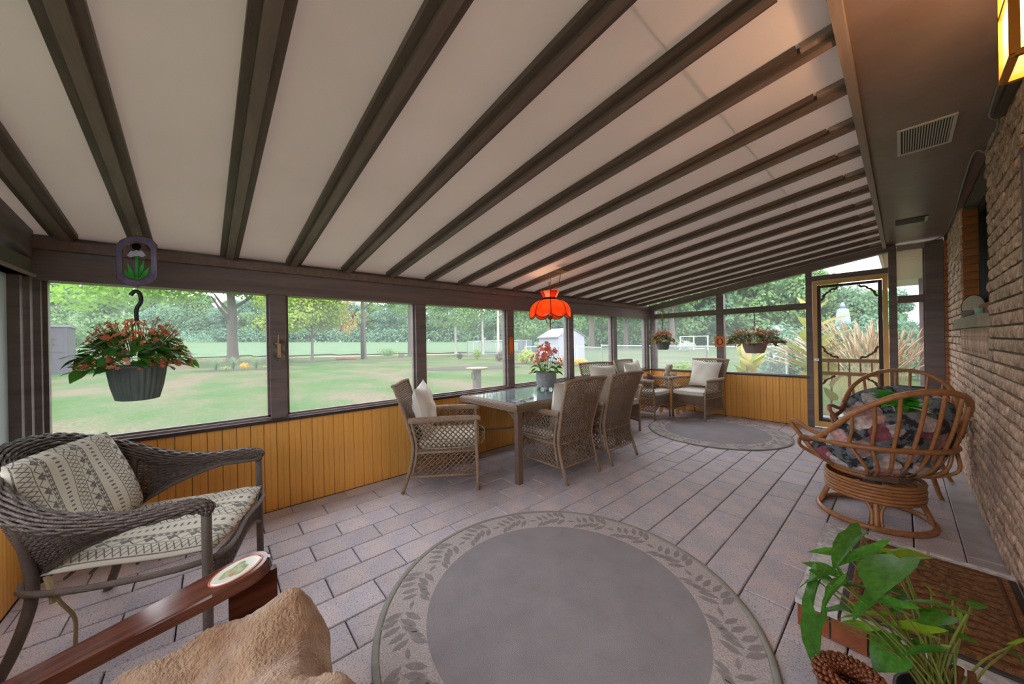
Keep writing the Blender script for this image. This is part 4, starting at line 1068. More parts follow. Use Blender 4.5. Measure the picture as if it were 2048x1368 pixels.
# ------------------------------------------------------------------ soffit vents and cable
mat('vent_white', rgb(196, 196, 184), 0.45)
mat('vent_dark', rgb(52, 48, 46), 0.6)
vt = thing('soffit_vent', 'pale louvred vent grille in the brown soffit near the lantern', 'vent', (0.10, 3.09, 2.4395))
VX, VY = 0.105, 0.20
MB().box(-VX+0.01, VX-0.01, -VY+0.01, VY-0.01, -0.002, 0.0).build('backing', 'vent_dark', vt)
for s in (-1, 1):
    MB().box(min(s*VX, s*(VX-0.014)), max(s*VX, s*(VX-0.014)), -VY, VY, -0.008, 0.0).build('frame', 'vent_white', vt)
    MB().box(-VX+0.0145, VX-0.0145, min(s*VY, s*(VY-0.014)), max(s*VY, s*(VY-0.014)), -0.008, 0.0).build('frame', 'vent_white', vt)
for r in range(3):
    for i in range(18):
        x = -VX+0.022+i*0.0098; y = -VY+0.022+r*0.121
        MB().box(x, x+0.0042, y, y+0.112, -0.007, -0.0022).build('louvre', 'vent_white', vt)
vt2 = thing('soffit_vent', 'small dark flush vent in the soffit close to the far post', 'vent', (0.075, 5.25, 2.4395))
MB().box(-0.105, 0.105, -0.11, 0.11, -0.006, 0.0).build('frame', 'vent_dark', vt2); MB().box(0.085, 0.105, -0.11, 0.11, -0.010, -0.0062).build('edge_strip', 'vent_white', vt2)
mat('cable_grey', rgb(128, 122, 112), 0.5)
cb = MB(); cb.tube(spline([(0.30, 2.35, 2.425), (0.31, 3.0, 2.428), (0.345, 3.1, 2.40), (0.345, 3.5, 2.395), (0.31, 3.6, 2.43), (0.32, 4.4, 2.43), (0.335, 5.2, 2.425), (0.33, 6.2, 2.43), (0.30, 6.38, 2.425), (0.22, 6.42, 2.405), (0.05, 6.45, 2.41), (-0.10, 6.45, 2.42)], 8), 0.006, 6)
tag(cb.build('electric_cable', 'cable_grey', None, True), 'thin grey cable running along the top of the brick wall', 'cable')
cd = MB(); cd.box(0.325, 0.36, 2.3, 3.05, 2.405, 2.4395); tag(cd.build('conduit', mat('conduit_dark', rgb(66, 62, 54), 0.5), None), 'dark conduit box along the wall top by the lantern', 'conduit')

# ------------------------------------------------------------------ little things on posts and sills
mat('thermo_wood', rgb(226, 124, 48), 0.4, 0.2, 8, (4, 4, 1))
pts = [(0.026*math.cos(a), 0.085+0.026*math.sin(a)) for a in np.linspace(0, PI, 9)]+[(0.026*math.cos(a), -0.085+0.026*math.sin(a)) for a in np.linspace(PI, 2*PI, 9)]
Rz90 = Matrix.Rotation(PI/2, 4, 'Z')
tmo = thing('thermometer', 'orange wooden thermometer with rounded ends on a garden side post', 'thermometer', (XL-0.0055, 2.86, 1.255))
MB().prism(pts, 0.012, Rz90).build('board', 'thermo_wood', tmo)
MB().tube([(0.0075, 0, -0.06), (0.0075, 0, 0.07)], 0.002, 5).build('glass_tube', 'print_red', tmo); MB().box(0.006, 0.008, -0.006, 0.006, -0.092, -0.083).build('nail', 'lead', tmo); MB().box(0.006, 0.008, -0.006, 0.006, 0.083, 0.092).build('nail', 'lead', tmo)
mat('slate', rgb(128, 124, 112), 0.7, 0.0, 22, col2=rgb(92, 86, 74), bump=0.6, bscale=60)
mat('pale_wood', rgb(206, 172, 128), 0.6, 0.2, 10)
so = thing('slate_thermometer', 'grey slate plaque with pale wooden thermometer and twig bird on a post', 'ornament', (XL-0.0045, 0.392, 1.265))
rs = random.Random(3)
ol = []
for a in np.linspace(0, 2*PI, 26, endpoint=False):
    x, z = math.cos(a), math.sin(a); k = 1/max(abs(x), abs(z)); ol.append((x*k*0.043+rs.uniform(-.003, .003), z*k*0.082+rs.uniform(-.003, .003)))
MB().prism(ol, 0.012, Rz90).build('slate', 'slate', so); MB().box(0.007, 0.012, -0.012, 0.012, -0.055, 0.055).build('strip', 'pale_wood', so); MB().box(0.0125, 0.0145, -0.003, 0.003, -0.045, -0.039).build('nail', 'lead', so)
tw_ = MB(); tw_.tube([(0.01, -0.005, 0.06), (0.012, -0.003, 0.125)], 0.004, 5); tw_.tube([(0.012, -0.003, 0.10), (0.012, 0.024, 0.105)], 0.003, 5); tw_.tube([(0.01, -0.026, 0.055), (0.012, 0.0, 0.062)], 0.005, 5); tw_.build('twig', 'pale_wood', so)
hs_ = thing('horseshoe_plaque', 'dark horseshoe mounted on a square wooden plaque on the far wall post', 'plaque', (-2.035, YF-0.009, 1.245))
MB().box(-0.078, 0.078, -0.008, 0.008, -0.088, 0.088).build('board', 'thermo_wood', hs_)
MB().tube([(0.042*math.cos(a), -0.012, 0.052*math.sin(a)-0.004) for a in np.linspace(PI*0.62, PI*2.38, 18)], 0.010, 6, flat=0.6).build('horseshoe', 'lead', hs_, True)
# things on the window sill of the brick wall
mat('birch', rgb(206, 200, 176), 0.7, 0.1, 20); mat('bark', rgb(122, 74, 40), 0.9, 0.4, 20, bump=0.6); mat('log_wood', rgb(146, 88, 44), 0.7, 0.3, 6, (8, 1, 8))
lg = thing('wood_slice', 'oval log slice with pale face, leaning on the stone window sill', 'ornament', (XR+0.03, 4.78, WZ0))
lg.rotation_euler = (math.radians(-18), 0, math.radians(-12))
mb = MB(); mb.lathe([(0.001, 0), (0.085, 0), (0.09, 0.02), (0.085, 0.045), (0.001, 0.045)], 24); mb.v[-1] = np.column_stack([mb.v[-1][:, 0]*0.75, mb.v[-1][:, 2], mb.v[-1][:, 1]*1.25+0.105]); mb.f = [f[::-1] for f in mb.f]; mb.build('bark_rim', 'bark', lg)
mb = MB(); mb.lathe([(0.001, -0.002), (0.078, -0.002)], 24); mb.v[-1] = np.column_stack([mb.v[-1][:, 0]*0.75, mb.v[-1][:, 2], mb.v[-1][:, 1]*1.25+0.105]); mb.build('cut_face', 'birch', lg)
bo = MB(); bo.cbox(XR+0.05, XR+0.085, 3.72, 4.66, WZ0, WZ0+0.10, 0.004); tag(bo.build('wooden_board', 'log_wood'), 'plain brown board standing along the window sill', 'board')
gb = MB(); gb.lathe([(0.02, 0.0), (0.042, 0.012), (0.050, 0.04), (0.044, 0.052), (0.040, 0.04), (0.02, 0.012)], 18, (XR-0.005, 4.45, WZ0)); tag(gb.build('glass_bowl', mat('bowl_glass', rgb(150, 140, 130), 0.1, trans=0.3), None, True), 'small round glass bowl on the window sill', 'bowl')
pk = MB(); pk.lathe([(0.018, 0.0), (0.022, 0.045), (0.020, 0.05)], 14, (XR+0.0, 4.05, WZ0), closed=True); tag(pk.build('tin_cup', mat('mint', rgb(150, 190, 175), 0.4), None, True), 'small mint green cup on the window sill', 'cup')
sw = thing('wall_socket', 'white electrical box on the window frame above the sill', 'socket', (XR+0.088, 3.86, WZ0+0.15))
MB().cbox(-0.02, 0.006, -0.045, 0.045, -0.03, 0.03, 0.004).build('box', 'porcelain', sw); MB().box(-0.0215, -0.0202, -0.006, 0.006, -0.02, 0.02).build('slot', 'vent_dark', sw)

# ------------------------------------------------------------------ stained glass iris
ig = thing('stained_glass_iris', 'octagonal stained glass panel with white iris hanging from a rafter', 'ornament', (-2.92, -0.33, 1.808))
ig.rotation_euler = (0, 0, math.radians(48.8))   # faces the room
glassy('violet_glass', rgb(150, 138, 172), rgb(120, 112, 146), 0.0, 0.25); glassy('green_glass', rgb(60, 200, 80), rgb(34, 160, 60), 0.0, 0.25); glassy('white_glass', rgb(230, 226, 236), rgb(196, 196, 214), 0.0, 0.25); glassy('smoke_glass', rgb(60, 50, 52), rgb(44, 38, 40), 0.0)
IW, IH = 0.118, 0.148
def ring_pts(w, h, c=0.38):
    P_ = [(-w, -h*(1-c)), (-w, h*(1-c)), (-w*0.78, h*(1-c*0.45)), (-w*(1-c)*0.75, h*0.93), (0, h), (w*(1-c)*0.75, h*0.93), (w*0.78, h*(1-c*0.45)), (w, h*(1-c)), (w, -h*(1-c)), (w*0.78, -h*(1-c*0.45)), (w*(1-c)*0.75, -h*0.93), (0, -h), (-w*(1-c)*0.75, -h*0.93), (-w*0.78, -h*(1-c*0.45))]
    return P_
oo, ii = ring_pts(IW, IH), ring_pts(IW*0.70, IH*0.76)
n_ = len(oo)
for a, b in ((0, 1), (1, 3), (3, 5), (5, 7), (7, 8), (8, 10), (10, 12), (12, 14)):
    idx = [q % n_ for q in range(a, b+1)]; poly = [oo[q] for q in idx]+[ii[q] for q in idx[::-1]]
    MB().prism(poly, 0.004).build('border_piece', 'violet_glass', ig)
    MB().tube([(x, 0, z) for x, z in [oo[idx[0]], ii[idx[0]]]], 0.0022, 5).build('solder', 'brass', ig)
for loop in (oo, ii): MB().tube([(x, 0, z) for x, z in loop], 0.0025, 5, closed=True).build('came', 'brass', ig)
bz = -IH*0.70
for x1, z1, w in ((-0.075, -0.045, 0.020), (-0.055, -0.005, 0.018), (0.045, 0.015, 0.020), (0.076, -0.035, 0.022)):
    d = V(x1, z1-bz); L_ = np.linalg.norm(d); d /= L_; nn = V(-d[1], d[0]); b_ = V(x1*0.18, bz)
    poly = [tuple(b_), tuple(b_+d*L_*0.5+nn*w*0.6), tuple(V(x1, z1)), tuple(b_+d*L_*0.5-nn*w*0.6)]
    MB().prism(poly, 0.005).build('leaf_piece', 'green_glass', ig); MB().tube([(x, 0, z) for x, z in poly], 0.0016, 5, closed=True).build('solder', 'brass', ig)
MB().prism([(-0.006, bz), (0.006, bz), (0.008, 0.03), (-0.008, 0.03)], 0.0045).build('stem_piece', 'green_glass', ig)
for poly in ([(-0.055, 0.035), (-0.03, 0.062), (-0.005, 0.055), (-0.012, 0.03), (-0.035, 0.022)], [(0.055, 0.035), (0.03, 0.062), (0.005, 0.055), (0.012, 0.03), (0.035, 0.022)], [(-0.014, 0.03), (0.014, 0.03), (0.018, 0.055), (0, 0.066), (-0.018, 0.055)]):
    MB().prism(poly, 0.006).build('petal_piece', 'white_glass', ig); MB().tube([(x, 0, z) for x, z in poly], 0.0014, 5, closed=True).build('solder', 'lead', ig)
MB().prism([(0.02*math.cos(a)*1.3, 0.085+0.02*math.sin(a)) for a in np.linspace(0, 2*PI, 12, endpoint=False)], 0.005).build('petal_piece', 'smoke_glass', ig)
iz = raf_z(-2.92)-1.808
MB().tube([(0, 0.0, IH), (0, 0.0, iz-0.035)], 0.0014, 4).build('wire', 'lead', ig)
MB().tube(spline([(0, 0, iz-0.035), (0.006, 0, iz-0.03), (0.008, 0, iz-0.018), (0, 0, iz-0.01), (0, 0, iz)], 4), 0.0025, 5).build('hook', 'brass', ig)
MB().tube([(0, 0, -IH), (0, 0, -IH-0.035)], 0.0014, 4).build('wire', 'lead', ig)
# ------------------------------------------------------------------ leaves and flowers
mat('leaf_green', rgb(92, 156, 56), 0.35, 0.35, 12, trans=0.35, rnd=0.25, spec=0.5)
mat('leaf_deep', rgb(70, 132, 60), 0.35, 0.35, 12, trans=0.3, rnd=0.3, spec=0.5)
mat('leaf_lime', rgb(128, 176, 44), 0.35, 0.25, 12, trans=0.45, rnd=0.2)
mat('petal_orange', rgb(238, 120, 82), 0.6, 0.25, 20, trans=0.35, rnd=0.2)
mat('petal_coral', rgb(244, 150, 122), 0.6, 0.25, 20, trans=0.35, rnd=0.2)
mat('petal_red', rgb(238, 108, 94), 0.6, 0.25, 20, trans=0.3, rnd=0.2)
mat('petal_pale', rgb(240, 186, 150), 0.6, 0.2, 20, trans=0.4)
mat('stem_green', rgb(120, 140, 60), 0.5)
mat('pot_green', rgb(104, 116, 112), 0.45, 0.2, 10)
mat('pot_taupe', rgb(150, 132, 128), 0.5, 0.1, 10)
mat('pot_grey', rgb(150, 152, 154), 0.6, 0.25, 30, bump=0.8, bscale=40)
mat('hook_black', rgb(32, 38, 36), 0.4)
mat('soil', rgb(60, 44, 34), 0.95)
def leaf_mb(L_=1.0, W_=0.62, heart=0.0, fold=0.12, curl=0.25, nu=6):
    """leaf along +y from the origin, cupped along the midrib, tip curling down; heart > 0 gives back lobes"""
    mb = MB(); vs = []; fs = []
    for i in range(nu+1):
        t = i/nu
        w = W_/2*math.sin(PI*min(1, t*0.92+0.08)**0.75) if i < nu else 0.0
        if i == 0: w = W_*0.20 if heart else 0.0
        back = -heart*L_*max(0, 1-t*3)
        for s in (-1, 0, 1):
            y = t*L_+(back if s else 0); z = (abs(s)*w*fold*2)-curl*L_*t*t
            vs.append((s*w, y, z))
    for i in range(nu):
        for k in (0, 1):
            a = i*3+k; fs.append((a, a+1, a+4, a+3))
    return mb.add(vs, fs)
def arrow_leaf_mb(L_=1.0, W_=0.55, curl=0.3, fold=0.15):
    """arrowhead leaf with two back lobes"""
    half = [(0.0, 0.0), (0.16, -0.20), (0.27, -0.30), (0.30, -0.12), (0.24, 0.10), (0.26, 0.30), (0.22, 0.55), (0.12, 0.80), (0.0, 1.0)]
    vs = []; fs = []; k = len(half)
    for s in (1, -1):
        for x, y in half: vs.append((s*x*W_/0.55*L_, y*L_, abs(x)*fold*L_*2-curl*L_*max(0, y)**2))
    for y in (0.0, 0.3, 0.55, 0.8): vs.append((0, y*L_, -curl*L_*y*y))
    m0 = 2*k
    R_ = [(0, 1, 3), (1, 2, 3), (0, 3, 4), (0, 4, m0+1), (4, 5, m0+1), (5, 6, m0+1), (6, m0+2, m0+1), (6, 7, m0+2), (7, m0+3, m0+2), (7, 8, m0+3)]
    for tri in R_:
        fs.append(tri); fs.append(tuple((q+k if q < k else q) for q in tri)[::-1])
    return MB().add(vs, fs)
def flower_mb(r=1.0, n=5, cup=0.3):
    vs = [(0, 0, 0)]; fs = []
    for i in range(n):
        a = 2*PI*i/n
        for d, rr in ((-0.42, 0.75), (0, 1.0), (0.42, 0.75)):
            q = a+d*2*PI/n; vs.append((r*rr*math.cos(q), r*rr*math.sin(q), cup*r*rr))
        o = 1+i*3; fs += [(0, o, o+1), (0, o+1, o+2)]
    return MB().add(vs, fs)
LEAF = leaf_mb(1.0, 0.72, 0.10).mesh('leaf', 'leaf_green', True); LEAFD = leaf_mb(1.0, 0.85, 0.16).mesh('leaf', 'leaf_deep', True); LEAFL = leaf_mb(1.0, 0.6, 0.06).mesh('leaf', 'leaf_lime', True)
FLO = flower_mb().mesh('flower', 'petal_orange'); FLC = flower_mb().mesh('flower', 'petal_coral'); FLR = flower_mb(1, 6, 0.45).mesh('flower', 'petal_red')
def orient(d, roll=0.0):
    """euler that takes +y to d, +z roughly up"""
    d = Vector(d).normalized(); q = d.to_track_quat('Y', 'Z'); return (q @ Vector((0, 0, 1)), (q.to_matrix() @ Matrix.Rotation(roll, 3, 'Y')).to_euler())[1]
def xform(v, M): return v @ np.array(M.to_3x3()).T+np.array(M.translation)

def hanging_plant(label, loc, hang_z, R, fr, fh, pot_h, pot_m, flute, individual, seed, nl, nf, flat=1.0, cols=('petal_orange', 'petal_coral'), fsz=0.016, lsz=0.075, droop=0.25):
    """loc = pot rim centre; R rim radius; fr foliage radius; fh foliage height"""
    t = thing('hanging_planter', label, 'potted plant', loc); rs = random.Random(seed)
    wob = (lambda a, i: 0.018*(1 if math.sin(a*28) > 0 else -1)*(0 < i < 5)) if flute else None
    pm = MB(); pm.lathe([(R*0.55, -pot_h), (R*0.70, -pot_h*0.97), (R*0.84, -pot_h*0.6), (R*0.92, -pot_h*0.25), (R*0.955, -pot_h*0.08), (R, -pot_h*0.06), (R, 0.0), (R*0.94, 0.0), (R*0.90, -pot_h*0.2), (R*0.02, -pot_h*0.2)], 112 if flute else 40, (0, 0, 0), wob)
    pm.add([(R*0.55*math.cos(a), R*0.55*math.sin(a), -pot_h) for a in np.linspace(0, 2*PI, 24, endpoint=False)], [tuple(range(23, -1, -1))])
    pm.build('pot', pot_m, t, not flute)
    hz = hang_z-loc[2]; hk = 0.16
    wz = hz-hk if hz > 0.42 else hz*0.6
    for k in range(3):
        a = 0.4+k*2*PI/3; MB().tube([(R*0.97*math.cos(a), R*0.97*math.sin(a), -0.01), (R*0.2*math.cos(a), R*0.2*math.sin(a), wz*0.72), (0, 0, wz)], 0.0022, 5).build('wire', 'hook_black', t)
    MB().tube(spline([(0, 0, wz-0.01), (0, 0.0, wz+hk*0.35), (0, 0.018, wz+hk*0.65), (0, 0.012, wz+hk*0.95), (0, -0.006, wz+hk), (0, -0.022, wz+hk*0.85)], 5), [0.010]*26, 7, flat=0.5).build('hook', 'hook_black', t, True)
    M_l = [('leaf_green', leaf_mb(1, .72, .1)), ('leaf_deep', leaf_mb(1, .85, .16)), ('leaf_lime', leaf_mb(1, .6, .06))]
    bulk = {k: MB() for k in ('leaf_green', 'leaf_deep', 'leaf_lime')}; fb = {c: MB() for c in cols}; stm = MB()
    ups = Vector((0, 0, 1))
    for i in range(nl):
        a = rs.uniform(0, 2*PI); q = rs.random(); ra = fr*(0.25+0.72*q**0.6)
        h = fh*(0.62*(1-(ra/fr)**1.7)+rs.uniform(-0.02, 0.20))-droop*fh*(max(0, ra/fr-0.75)*rs.random()*4)
        p = Vector((ra*math.cos(a), ra*math.sin(a)*flat, h)); d = Vector((math.cos(a)+rs.uniform(-.6, .6), math.sin(a)+rs.uniform(-.6, .6), rs.uniform(-0.75, 0.25)))
        s = lsz*rs.uniform(0.65, 1.35); mi = 1 if rs.random() < 0.5 else (0 if rs.random() < 0.75 else 2)
        if individual: put((LEAF, LEAFD, LEAFL)[mi], 'leaf', t, p, orient(d, rs.uniform(-.5, .5)), (s, s, s))
        else:
            nm, src = M_l[mi]; MX = Matrix.LocRotScale(p, orient(d, rs.uniform(-.5, .5)), Vector((s, s, s))); bulk[nm].add(xform(np.concatenate(src.v), MX), src.f)
    for i in range(nf):
        a = rs.uniform(0, 2*PI); q = rs.random(); ra = fr*(0.3+0.75*q**0.45)
        h = fh*(0.85*max(0, 1-(ra/fr)**2.2)**0.5+rs.uniform(-0.08, 0.22))*(1 if ra < fr*0.85 else rs.uniform(-0.1, 1))
        p = Vector((ra*math.cos(a), ra*math.sin(a)*flat, h)); d = Vector((math.cos(a), math.sin(a), rs.uniform(0.2, 1.2)))
        s = fsz*rs.uniform(0.6, 1.25); e = d.to_track_quat('Z', 'Y').to_euler()
        if individual: put((FLO, FLC)[i % 2], 'flower', t, p, e, (s, s, s))
        else:
            src = flower_mb(1, 5, 0.4); fb[cols[i % len(cols)]].add(xform(np.concatenate(src.v), Matrix.LocRotScale(p, e, Vector((s, s, s)))), src.f)
        b = p*0.55; b.z = max(0.0, p.z*0.35)
        stm.tube([b, (b+p)/2+Vector((0, 0, 0.01)), p], 0.0016, 4, cap=False)
    stm.build('stems', 'stem_green', t)
    if not individual:
        for k, b in bulk.items():
            if b.n: stuff(b.build('foliage', k, t, True))
        for k, b in fb.items():
            if b.n: stuff(b.build('flowers', k, t))
    return t
HPL = []
HPL.append(hanging_plant('orange begonia in a fluted dark green hanging pot below the glass iris', (-2.92, -0.335, 1.205), 1.632, 0.125, 0.225, 0.27, 0.20, 'pot_green', True, True, 5, 180, 290, fsz=0.0145, lsz=0.068))
HPL.append(hanging_plant('orange begonia in a ribbed grey-green hanging pot in the far corner', (-2.87, 6.16, 1.255), 1.66, 0.125, 0.185, 0.21, 0.145, 'pot_green', True, False, 9, 150, 110, fsz=0.024, lsz=0.05))
HPL.append(hanging_plant('wide coral flowering plant in a smooth taupe hanging pot by the far screens', (-1.47, 6.17, 1.215), 1.66, 0.165, 0.36, 0.24, 0.15, 'pot_taupe', False, False, 13, 190, 420, cols=('petal_coral', 'petal_pale', 'petal_orange'), fsz=0.017, lsz=0.055))
# cords that carry the two far planters, with a little brass ornament on the corner one
for hpl, (x, y, z0), orn in ((HPL[1], (-2.87, 6.16, 1.255), True), (HPL[2], (-1.47, 6.17, 1.215), False)):
    zb = 1.66-z0; zt = raf_z(x)+0.02-z0
    MB().tube([(0, 0, zb), (0, 0, zt)], 0.002, 4).build('cord', 'lead', hpl)
    if orn:
        o_ = MB(); o_.ball((0, 0, zb+0.16), (0.028, 0.012, 0.035), 8, 6); o_.ball((-0.025, 0, zb+0.185), (0.018, 0.008, 0.014), 7, 5); o_.ball((0.025, 0, zb+0.185), (0.018, 0.008, 0.014), 7, 5); o_.build('ornament', 'pale_wood', hpl, True)
        for s in (-1, 1): MB().tube([(0, 0, zb+0.12), (s*0.012, 0, zb+0.06), (0, 0, zb)], 0.003, 4).build('strand', 'pale_wood', hpl)

# ------------------------------------------------------------------ begonia in a footed stone pot on the table
fp = thing('table_plant', 'red begonia in a footed grey stone pot on the glass table', 'potted plant', (-2.80, 2.98, 0.7245)); fp.scale = (1.4, 1.4, 1.35)
pm = MB(); pm.lathe([(0.068, 0.025), (0.082, 0.05), (0.088, 0.10), (0.085, 0.145), (0.088, 0.16), (0.078, 0.16), (0.076, 0.12), (0.001, 0.12)], 28); pm.lathe([(0.001, 0.025), (0.068, 0.025)], 28); pm.build('pot', 'pot_grey', fp, True)
for q in range(4):
    a = PI/4+q*PI/2; MB().tube([(0.058*math.cos(a), 0.058*math.sin(a), 0.04), (0.072*math.cos(a), 0.072*math.sin(a), 0.0)], [0.022, 0.015], 8).build('foot', 'pot_grey', fp, True)
rs = random.Random(21)
for i in range(46):
    a = rs.uniform(0, 2*PI); ra = 0.115*rs.random()**0.6; p = (ra*math.cos(a), ra*math.sin(a), 0.15+rs.uniform(0, 0.16)*(1-ra/0.16)); s = rs.uniform(0.035, 0.07)
    put((LEAF, LEAFL)[i % 2], 'leaf', fp, p, orient((math.cos(a), math.sin(a), rs.uniform(-.6, .5)), rs.uniform(-.5, .5)), (s, s, s))
for i in range(64):
    a = rs.uniform(0, 2*PI); ra = 0.13*rs.random()**0.5; p = (ra*math.cos(a), ra*math.sin(a), 0.20+0.19*(1-(ra/0.15)**2)+rs.uniform(-.05, .03)); s = rs.uniform(0.014, 0.03)
    put((FLR, FLR, FLC)[i % 3], 'flower', fp, p, Vector((math.cos(a), math.sin(a), rs.uniform(0.1, 1.5))).to_track_quat('Z', 'Y').to_euler(), (s, s, s))
sm = MB()
for i in range(14):
    a = rs.uniform(0, 2*PI); sm.tube([(0.03*math.cos(a), 0.03*math.sin(a), 0.12), (0.06*math.cos(a), 0.06*math.sin(a), 0.2), (0.09*math.cos(a), 0.09*math.sin(a), 0.30)], 0.003, 4)
sm.build('stems', 'stem_green', fp)
# crumpled cellophane scraps on the glass
mat('cellophane', rgb(200, 205, 215), 0.1, 0.3, 40, trans=0.4)
def scrap(loc, s, sd, lb):
    r_ = np.random.default_rng(sd); mb = MB(); hh = r_.uniform(0.0005, 0.014, (7, 7))
    mb.grid(lambda u, v: ((u-0.5)*s, (v-0.5)*s*0.6, hh[int(round(u*6)), int(round(v*6))]), 6, 6); o = mb.build('plastic_wrap', 'cellophane', None); o.location = loc; o.rotation_euler = (0, 0, sd)
    tag(o, lb, 'wrapper', 'crumpled wrappers on the glass table')
scrap((-2.46, 2.22, 0.7245), 0.15, 1, 'clear crumpled wrapper on the glass table near its corner leg'); scrap((-2.50, 2.42, 0.7245), 0.11, 2, 'smaller clear crumpled wrapper farther up the glass table')

# ------------------------------------------------------------------ cherub on a yellow stand, plush in the corner chair
cs = thing('plant_stand', 'pale yellow wooden stand in the corner carrying the cherub', 'stand', (-2.86, 6.12, 0))
mat('stand_yellow', rgb(226, 186, 116), 0.5, 0.1, 6)
cs.location = (-2.72, 6.16, 0)
MB().cbox(-0.15, 0.15, -0.13, 0.13, 0.46, 0.485, 0.006).build('top', 'stand_yellow', cs)
for sx in (-1, 1):
    for sy in (-1, 1): MB().beam((sx*0.11, sy*0.095, 0.459), (sx*0.15, sy*0.125, 0.0), 0.05, 0.022, (0, 1, 0)).build('leg', 'stand_yellow', cs)
    MB().beam((sx*0.12, -0.10, 0.40), (sx*0.12, 0.10, 0.40), 0.018, 0.05).build('apron', 'stand_yellow', cs)
mat('cast_stone', rgb(206, 196, 178), 0.8, 0.0, 30, col2=rgb(150, 140, 124), bump=0.5, bscale=50)
ch = MB()
ch.lathe([(0.07, 0), (0.075, 0.02), (0.06, 0.05), (0.058, 0.085), (0.066, 0.12), (0.060, 0.165), (0.030, 0.195), (0.026, 0.21)], 18, closed=True)
ch.ball((0, -0.005, 0.265), (0.056, 0.058, 0.064), 14, 10)
for i in range(26):
    a = 2*PI*i/13+i*0.3; zz = 0.285+0.04*(i/26); ch.ball((0.05*math.cos(a)*(1-0.3*i/26), 0.012+0.045*abs(math.sin(a)), zz), 0.018, 6, 5)
for s in (-1, 1):
    ch.tube(spline([(s*0.058, 0.0, 0.175), (s*0.082, -0.03, 0.12), (s*0.05, -0.075, 0.11), (s*0.02, -0.075, 0.16), (s*0.012, -0.062, 0.215)], 4), [0.022-0.0006*i for i in range(17)], 8)
    ch.ball((s*0.020, -0.055, 0.27), 0.008, 6, 5)
    ch.prism([(s*0.03, 0.16), (s*0.11, 0.22), (s*0.105, 0.15), (s*0.06, 0.09)], 0.014, Matrix.Translation((0, 0.055, 0)))
ch.ball((0, -0.063, 0.252), (0.008, 0.010, 0.010), 6, 5)
co = ch.build('cherub_statue', 'cast_stone', None, True); co.location = (-2.76, 6.13, 0.4855); co.rotation_euler = (0, 0, math.radians(-12)); co.scale = (1.08, 1.08, 1.08)
tag(co, 'small stone cherub bust resting chin on hands, on the corner stand', 'statue')
mat('plush', rgb(120, 74, 66), 0.95, 0.3, 40, bump=1.0, bscale=120, sheen=0.5)
pl = MB(); pl.ball((0, 0, 0.08), (0.085, 0.075, 0.08), 14, 10); pl.ball((0.0, 0.03, 0.19), (0.062, 0.060, 0.058), 12, 9)
for s in (-1, 1):
    pl.ball((s*0.048, 0.02, 0.238), 0.022, 8, 6); pl.ball((s*0.085, 0.05, 0.105), (0.03, 0.055, 0.028), 8, 6); pl.ball((s*0.055, 0.11, 0.03), (0.032, 0.055, 0.03), 8, 6)
pl.ball((0, 0.085, 0.18), (0.024, 0.022, 0.020), 8, 6)
po = pl.build('plush_toy', 'plush', None, True); po.location = loc_to((-2.88, 5.52, 0), 0, (-0.12, -0.02, 0.462)); po.rotation_euler = (0, 0, math.radians(-80)); tag(po, 'small reddish brown plush animal sitting in the corner lounge chair', 'plush toy')

# ------------------------------------------------------------------ brick step with marble tiles and coir doormat
mat('marble_tile', rgb(228, 230, 232), 0.12, 0.0, 26, (1, 1, 1), col2=rgb(180, 182, 190), spec=0.6, bump=0.15, bscale=14)
mat('step_brick', rgb(166, 96, 62), 0.7, 0.25, 14, rnd=0.10, bump=0.4, bscale=60)
mat('coir', rgb(196, 140, 92), 0.98, 0.0, 40, col2=rgb(140, 94, 58), bump=1.0, bscale=260)
mat('coir_dark', rgb(122, 82, 54), 0.98, 0.3, 60, bump=0.8, bscale=200)
mat('mat_rubber', rgb(70, 70, 72), 0.6)
SX0, SX1, SY0, SY1, SZ = -0.325, XR-0.014, 1.97, 2.90, 0.125
sp = thing('door_step', 'low brick step topped with glossy grey marble tiles, below the doormat', 'step', (0, 0, 0))
MB().box(SX0+0.012, SX1, SY0+0.012, SY1-0.012, 0.0, SZ-0.022).build('core', 'mortar', sp)
bmm = {}
def sbrick(x0, x1, y0, y1, z0, z1): MB().cbox(x0, x1, y0, y1, z0, z1, 0.003).build('brick', 'step_brick', sp)
for y_ in (SY0, SY1-0.03):
    x = SX0
    while x < SX1-0.03:
        sbrick(x, min(x+0.105, SX1), y_, y_+0.03, 0.003, SZ-0.025); x += 0.112
y = SY0+0.034
while y < SY1-0.06:
    sbrick(SX0, SX0+0.03, y, min(y+0.105, SY1-0.034), 0.003, SZ-0.025); y += 0.112
for i, (xa, xb) in enumerate(((SX0-0.008, SX0+0.132), (SX0+0.142, SX0+0.40), (SX0+0.41, SX1))):
    y = SY0-0.008
    while y < SY1-0.02:
        yb = min(y+0.305, SY1+0.008); MB().cbox(xa, xb, y, yb-0.006, SZ-0.022, SZ-0.002, 0.002).build('marble_tile', 'marble_tile', sp); y += 0.305
dm = thing('doormat', 'brown coir doormat with dark scroll lines on the brick step', 'doormat', (0.075, 2.42, SZ-0.001))
DMX, DMY = 0.265, 0.40
MB().cbox(-DMX, DMX, -DMY, DMY, 0.0, 0.007, 0.002).build('rubber_base', 'mat_rubber', dm)
r_ = np.random.default_rng(4); hh = r_.uniform(0, 0.004, (61, 81))
pile = MB(); pile.grid(lambda u, v: ((2*u-1)*(DMX-0.02), (2*v-1)*(DMY-0.02), (0.019+hh[int(round(u*60)), int(round(v*80))]) if 0 < u < 1 and 0 < v < 1 else 0.0072), 60, 80)
stuff(pile.build('coir_pile', 'coir', dm))
def groove(pts, w=0.007): MB().tube(spline([(x, y_, 0.022) for x, y_ in pts], 6), w, 5, flat=0.35).build('scroll_line', 'coir_dark', dm)
